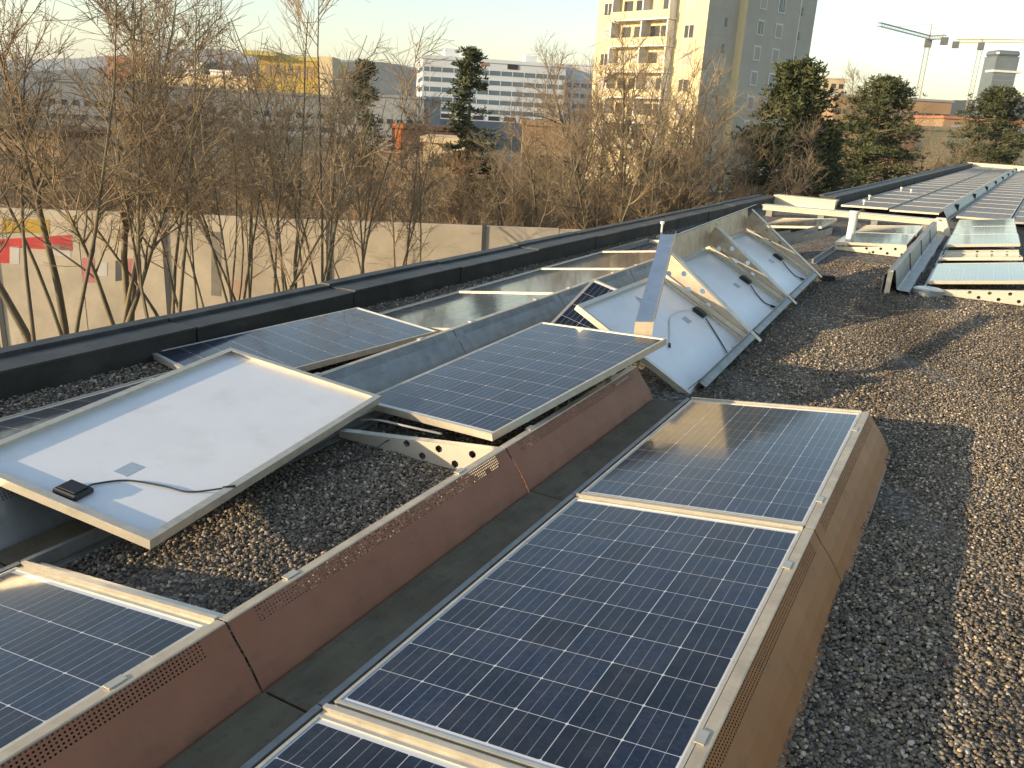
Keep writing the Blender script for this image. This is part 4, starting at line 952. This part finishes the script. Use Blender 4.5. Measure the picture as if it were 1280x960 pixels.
# office building
of, w, h = simple('office_building', 'long white office building with dark ribbon windows and rooftop boxes', 'building', 527, 703, 74, 250, 45, 'office_white', d1=256, roofm='office_white', cap=1.0)
for i in range(5):
    z = h - 3.4 - i*2.75
    bb = MB(); bb.box(0.4, w-0.3, -0.10, 0.02, z, z+1.25); rbn = bb.build('ribbon_window', 'office_band', of)
    for j in range(12): bb = MB(); x = 0.4 + (w-0.7)*(j+0.5)/12; bb.box(x-0.1, x+0.1, -0.16, -0.1, z, z+1.25); bb.build('mullion', 'office_white', rbn)
    bb = MB(); bb.box(-0.10, 0.02, 0.5, 28, z, z+1.15); bb.build('side_ribbon_window', 'office_band', of)
for (p0, p1, y) in ((555, 572, 59), (656, 670, 61)):
    x0 = (p0-527)/176*w; x1 = (p1-527)/176*w; bb = MB(); bb.box(x0, x1, 6, 14, h+1.0, h + (74-y)*250/1050); bb.build('rooftop_box', 'office_white', of)
bb = MB(); bb.box((597-527)/176*w, (606-527)/176*w, -0.2, 0.0, h-0.9, h-0.2); bb.build('red_sign', 'brick_red', of)
bb = MB(); bb.box((630-527)/176*w, (643-527)/176*w, -0.2, 0.0, h-1.4, h+0.1); bb.build('black_sign', 'dark_void', of)
bb = MB(); bb.box(0, w*1.1, -6, -0.2, 0, h-16.5); bb.build('plinth', 'mall_grey', of)
for j in range(9): bb = MB(); x = w*(j+0.2)/9; bb.box(x, x+w/13, -0.12, 0.02, h-16.2, h-15.0); bb.build('dark_bay', 'dark_void', of)
# grey wing in front, left part
simple('office_wing', 'grey blue wing on the shaded end of the white office building', 'building', 703, 760, 82, 262, 30, 'office_white', win=[(4+3*i, 1.3, 6, 0.8, 'office_band') for i in range(5)])
# shopping hall
simple('shopping_hall', 'long low grey hall with dark window strip behind the bare trees', 'building', 60, 420, 101, 175, 40, 'mall_grey', d1=185, win=[(4.0, 1.1, 26, 0.55, 'dark_void'), (1.2, 1.0, 14, 0.7, 'dark_void')])
simple('shopping_hall', 'dark grey lower hall to the side of the white office building', 'building', 420, 530, 118, 165, 40, 'mall_grey', win=[(4.2, 0.9, 9, 0.6, 'dark_void')])
simple('cream_hall', 'cream sunlit flat building above the grey hall', 'building', 205, 320, 93, 215, 20, 'cream_wall', win=[(9.2, 0.8, 10, 0.5, 'win_dark')])
simple('white_block', 'white block on top of the cream sunlit hall', 'building', 232, 255, 80, 226, 12, 'white_paint', win=[(9, 1.0, 4, 0.5, 'win_dark')])
simple('dark_block', 'dark cube beside the white block above the cream hall', 'building', 253, 267, 80, 228, 12, 'crane_dark')
simple('white_block', 'long white roof block between the dark cube and the yellow building', 'building', 266, 292, 90, 224, 12, 'white_paint')
yb, w, h = simple('yellow_building', 'yellow building with broad flat roof rising above the trees', 'building', 326, 408, 74, 205, 25, 'yellow_wall', roofm='crane_yellow', cap=1.0)
bb = MB(); bb.box(w*0.93, w+2, -2, 8, 0, h+1.2); bb.build('stair_tower', 'cream_wall', yb)
bb = MB(); bb.box(-3, w*0.3, -2.5, 10, h+0.6, h+1.6); bb.build('roof_overhang', 'crane_yellow', yb)
for j in range(7): bb = MB(); bb.box(w*(0.1+0.11*j), w*(0.17+0.11*j), -0.1, 0.05, h-4, h-1.2); bb.build('window', 'tan_wall', yb)
simple('brick_building', 'small reddish brick block above the grey hall roof', 'building', 140, 165, 73, 260, 14, 'brick_red', win=[(14, 1.4, 4, 0.5, 'win_dark'), (10, 1.4, 4, 0.5, 'win_dark')])
simple('cream_house', 'tiny cream house beside the reddish brick block', 'building', 167, 190, 90, 250, 12, 'cream_wall', win=[(9, 1.2, 3, 0.4, 'win_dark')])
simple('rust_shed', 'low rusty brown shed row before the office building', 'building', 490, 580, 160, 110, 12, 'rust', win=[(1.0, 1.2, 8, 0.5, 'dark_void')])
simple('cream_shed', 'cream little house with flat roof left of the narrow spruce', 'building', 530, 578, 178, 75, 8, 'cream_wall', win=[(0.4, 1.0, 3, 0.45, 'win_dark')])
simple('cream_shed', 'small cream shed with dark doors under the thicket', 'building', 562, 580, 192, 66, 5, 'cream_wall', win=[(0.2, 0.9, 1, 0.5, 'tan_wall')])
o_, w, h = simple('orange_container', 'bright orange container among the rusty sheds', 'container', 494, 501, 160, 105, 2.4, 'orange')
simple('tan_house', 'tan low building half hidden by bare trees before the tower', 'building', 655, 715, 156, 85, 10, 'tan_wall', win=[(2.4, 1.3, 6, 0.5, 'win_dark')])
simple('long_shed', 'long red roofed shed low behind the trees by the wall', 'building', -20, 70, 167, 70, 10, 'tan_wall', roofm='rust', win=[(1.0, 1.0, 8, 0.5, 'win_dark')])
# right side, beyond the roof
simple('white_flats', 'small white block of flats with dark window rows between tower and pines', 'building', 1002, 1049, 97, 300, 25, 'cream_wall', roofm='white_paint', win=[(21-3.3*i + 1.0, 1.6, 5, 0.62, 'win_dark') for i in range(4)])
simple('brown_block', 'long tan building with flat roof below the cranes', 'building', 1040, 1186, 120, 190, 30, 'tan_wall', roofm='mall_grey', win=[(11.5, 1.2, 14, 0.8, 'win_dark'), (8.2, 1.2, 14, 0.8, 'win_dark'), (5, 1.2, 14, 0.8, 'win_dark')])
simple('cream_row', 'low cream sunlit building with red gable beyond the far wing', 'building', 1120, 1200, 160, 112, 12, 'cream_wall', win=[(2.0, 1.5, 7, 0.5, 'win_dark')])
simple('red_gable', 'red brick gable attached to the low cream building', 'building', 1126, 1150, 160, 110, 8, 'brick_red', win=[(3.0, 1.0, 2, 0.3, 'win_dark')])
simple('cream_row', 'low cream building with white roof right of the rounded pine', 'building', 1248, 1320, 163, 118, 12, 'cream_wall', roofm='white_paint', win=[(2.2, 1.4, 6, 0.5, 'win_dark')])
simple('red_roof_row', 'reddish roofed houses behind the rounded pine', 'building', 1180, 1330, 148, 160, 12, 'tan_wall', roofm='brick_red', win=[(3, 1.3, 12, 0.5, 'win_dark')])
gt, w, h = simple('glass_tower', 'dark glass office tower with rounded top and pale band', 'building', 1229, 1257, 72, 600, 16, 'glass_tower')
bb = MB(); bb.bbox(-0.4, w+0.4, -0.4, 16, h+0.5, h+4.5, 1.4); bb.build('crown', 'glass_tower', gt)
bb = MB(); bb.box(-0.8, w+3.5, -0.8, 10, h-10, h-8.6); bb.build('sky_band', 'white_paint', gt)
bb = MB(); bb.box(w*0.3, w*0.85, -0.5, 0, h-28, h-26); bb.build('sign_band', 'white_paint', gt)
for j in range(14): bb = MB(); bb.box(-0.1, w+0.1, -0.25, 0, h-12-3.5*j, h-11.6-3.5*j); bb.build('floor_band', 'mall_grey', gt)
# ------------------------------------------------------------------ cranes
def lattice(bm, a, b, w, n, r_):
    a = np.array(a, float); b = np.array(b, float); d = b - a; L_ = np.linalg.norm(d); t = d/L_
    s1 = np.cross(t, (0, 0, 1)) if abs(t[2]) < 0.9 else np.array([1., 0, 0]); s1 /= np.linalg.norm(s1); s2 = np.cross(t, s1)
    C4 = [s1*w/2*i + s2*w/2*j for i, j in ((1, 1), (-1, 1), (-1, -1), (1, -1))]
    for c in C4: bm.tube([a + c, b + c], r_, 4)
    for i in range(n):
        p = a + d*i/n; q = a + d*(i+1)/n
        for k in range(4): bm.tube([p + C4[k], q + C4[(k+1) % 4]], r_*0.6, 3)
def crane(label, mast, jib_end, cj_end, d, apex_dy, m_mast, m_jib):
    top = at(*mast, d); base = top.copy(); base[2] = GZ
    o = empty('tower_crane', label, 'crane', T(*base)); rel = lambda p: np.array(p) - base
    bb = MB(); lattice(bb, (0, 0, 0), rel(top), 2.0, 24, 0.16); bb.build('mast', m_mast, o)
    def end(e):
        rr = ray(*e); t_ = (top[2] - CAM[2])/rr[2]; t_ = min(max(t_, d*0.7), d*1.3); p = CAM + rr*t_; p[2] = top[2]; return p
    bb = MB(); lattice(bb, rel(top) + np.array([0, 0, 1.2]), rel(end(jib_end)) + np.array([0, 0, 1.2]), 1.4, 20, 0.13); bb.build('jib', m_jib, o)
    ce = end(cj_end); bb = MB(); lattice(bb, rel(top) + np.array([0, 0, 1.0]), rel(ce) + np.array([0, 0, 1.0]), 1.6, 6, 0.2); bb.build('counter_jib', m_jib, o)
    c_ = rel(ce); bb = MB(); bb.box(c_[0]-1.6, c_[0]+1.6, c_[1]-1.2, c_[1]+1.2, c_[2]-2.4, c_[2]+0.8); bb.build('counterweight', 'crane_dark', o)
    t_ = rel(top); bb = MB(); bb.box(t_[0]-1.5, t_[0]+1.5, t_[1]-1.5, t_[1]+1.5, t_[2]-3.2, t_[2]+0.3); bb.build('cab', 'crane_dark', o)
    ap = t_ + np.array([0, 0, apex_dy]); bb = MB(); bb.tube([t_, ap], 0.5, 5, r2=0.2); bb.build('apex', m_jib, o)
    bb = MB(); bb.tube([ap, t_ + (rel(end(jib_end)) - t_)*0.7 + np.array([0, 0, 1.8])], 0.08, 3); bb.tube([ap, c_ + np.array([0, 0, 1.5])], 0.08, 3); bb.build('tie_rod', m_jib, o)
crane('tower crane with a raised tip and dark cab above the tan building', (1161, 50), (1098, 34), (1181, 49), 400, 7.0, 'crane_grey', 'crane_grey')
crane('tower crane with yellowish counter jib beside the dark glass tower', (1227, 54), (1285, 55), (1195, 54), 430, 2.5, 'crane_grey', 'crane_yellow')
# ------------------------------------------------------------------ far hills
def ridge(name, prof, d, back, m):
    P = []; k = 10
    xs = np.linspace(prof[0][0], prof[-1][0], 90); ys = np.interp(xs, [p[0] for p in prof], [p[1] for p in prof]) + np.array([random.uniform(-1, 1) for _ in xs])*0.8
    bm = MB(); rows = []
    for x, y in zip(xs, ys):
        t_ = at(x, y, d); f0 = at(x, y, d*0.93); bk = at(x, y, d*(1+back))
        rows.append([(f0[0], f0[1], GZ-1), (f0[0]*.6+t_[0]*.4, f0[1]*.6+t_[1]*.4, max(GZ, t_[2]*0.55)), tuple(t_), (bk[0], bk[1], GZ-1)])
    V = [p for r_ in rows for p in r_]; F = []
    for i in range(len(rows)-1):
        for j in range(3): F.append((i*4+j, (i+1)*4+j, (i+1)*4+j+1, i*4+j+1))
    bm.add(V, F); return tag(bm.build(name, m), kind='structure')
ridge('hills', [(-250, 80), (-60, 76), (60, 74), (120, 71), (180, 66), (230, 61), (280, 61), (300, 66), (340, 70), (420, 74), (500, 80), (560, 92), (640, 118), (760, 140)], 4200, 0.15, 'hillmat')
ridge('hill_foot', [(-250, 92), (80, 88), (150, 82), (200, 84), (300, 80), (420, 78), (470, 76), (500, 82), (545, 96), (620, 126), (700, 142)], 1500, 0.2, 'hillmat')
ridge('wooded_rise', [(980, 160), (1040, 135), (1100, 124), (1200, 126), (1260, 122), (1330, 118), (1450, 130)], 700, 0.2, 'hillmat')

# ------------------------------------------------------------------ air between here and the hills
hz = MB(); hz.box(-5200, 5200, -1200, 6400, GZ - 1.5, 215); ho = bpy.data.objects.new('haze', None)
hm = bpy.data.materials.new('haze_air'); hm.use_nodes = True; nt = hm.node_tree; nt.nodes.remove(nt.nodes['Principled BSDF'])
pv = nt.nodes.new('ShaderNodeVolumePrincipled'); pv.inputs['Color'].default_value = (0.80, 0.88, 1.0, 1); pv.inputs['Density'].default_value = 0.00015; pv.inputs['Anisotropy'].default_value = 0.2
nt.links.new(pv.outputs[0], nt.nodes['Material Output'].inputs['Volume'])
bpy.data.objects.remove(ho)
tag(hz.build('haze', hm), 'thin bluish winter haze over the far hills', 'haze', kind='stuff')
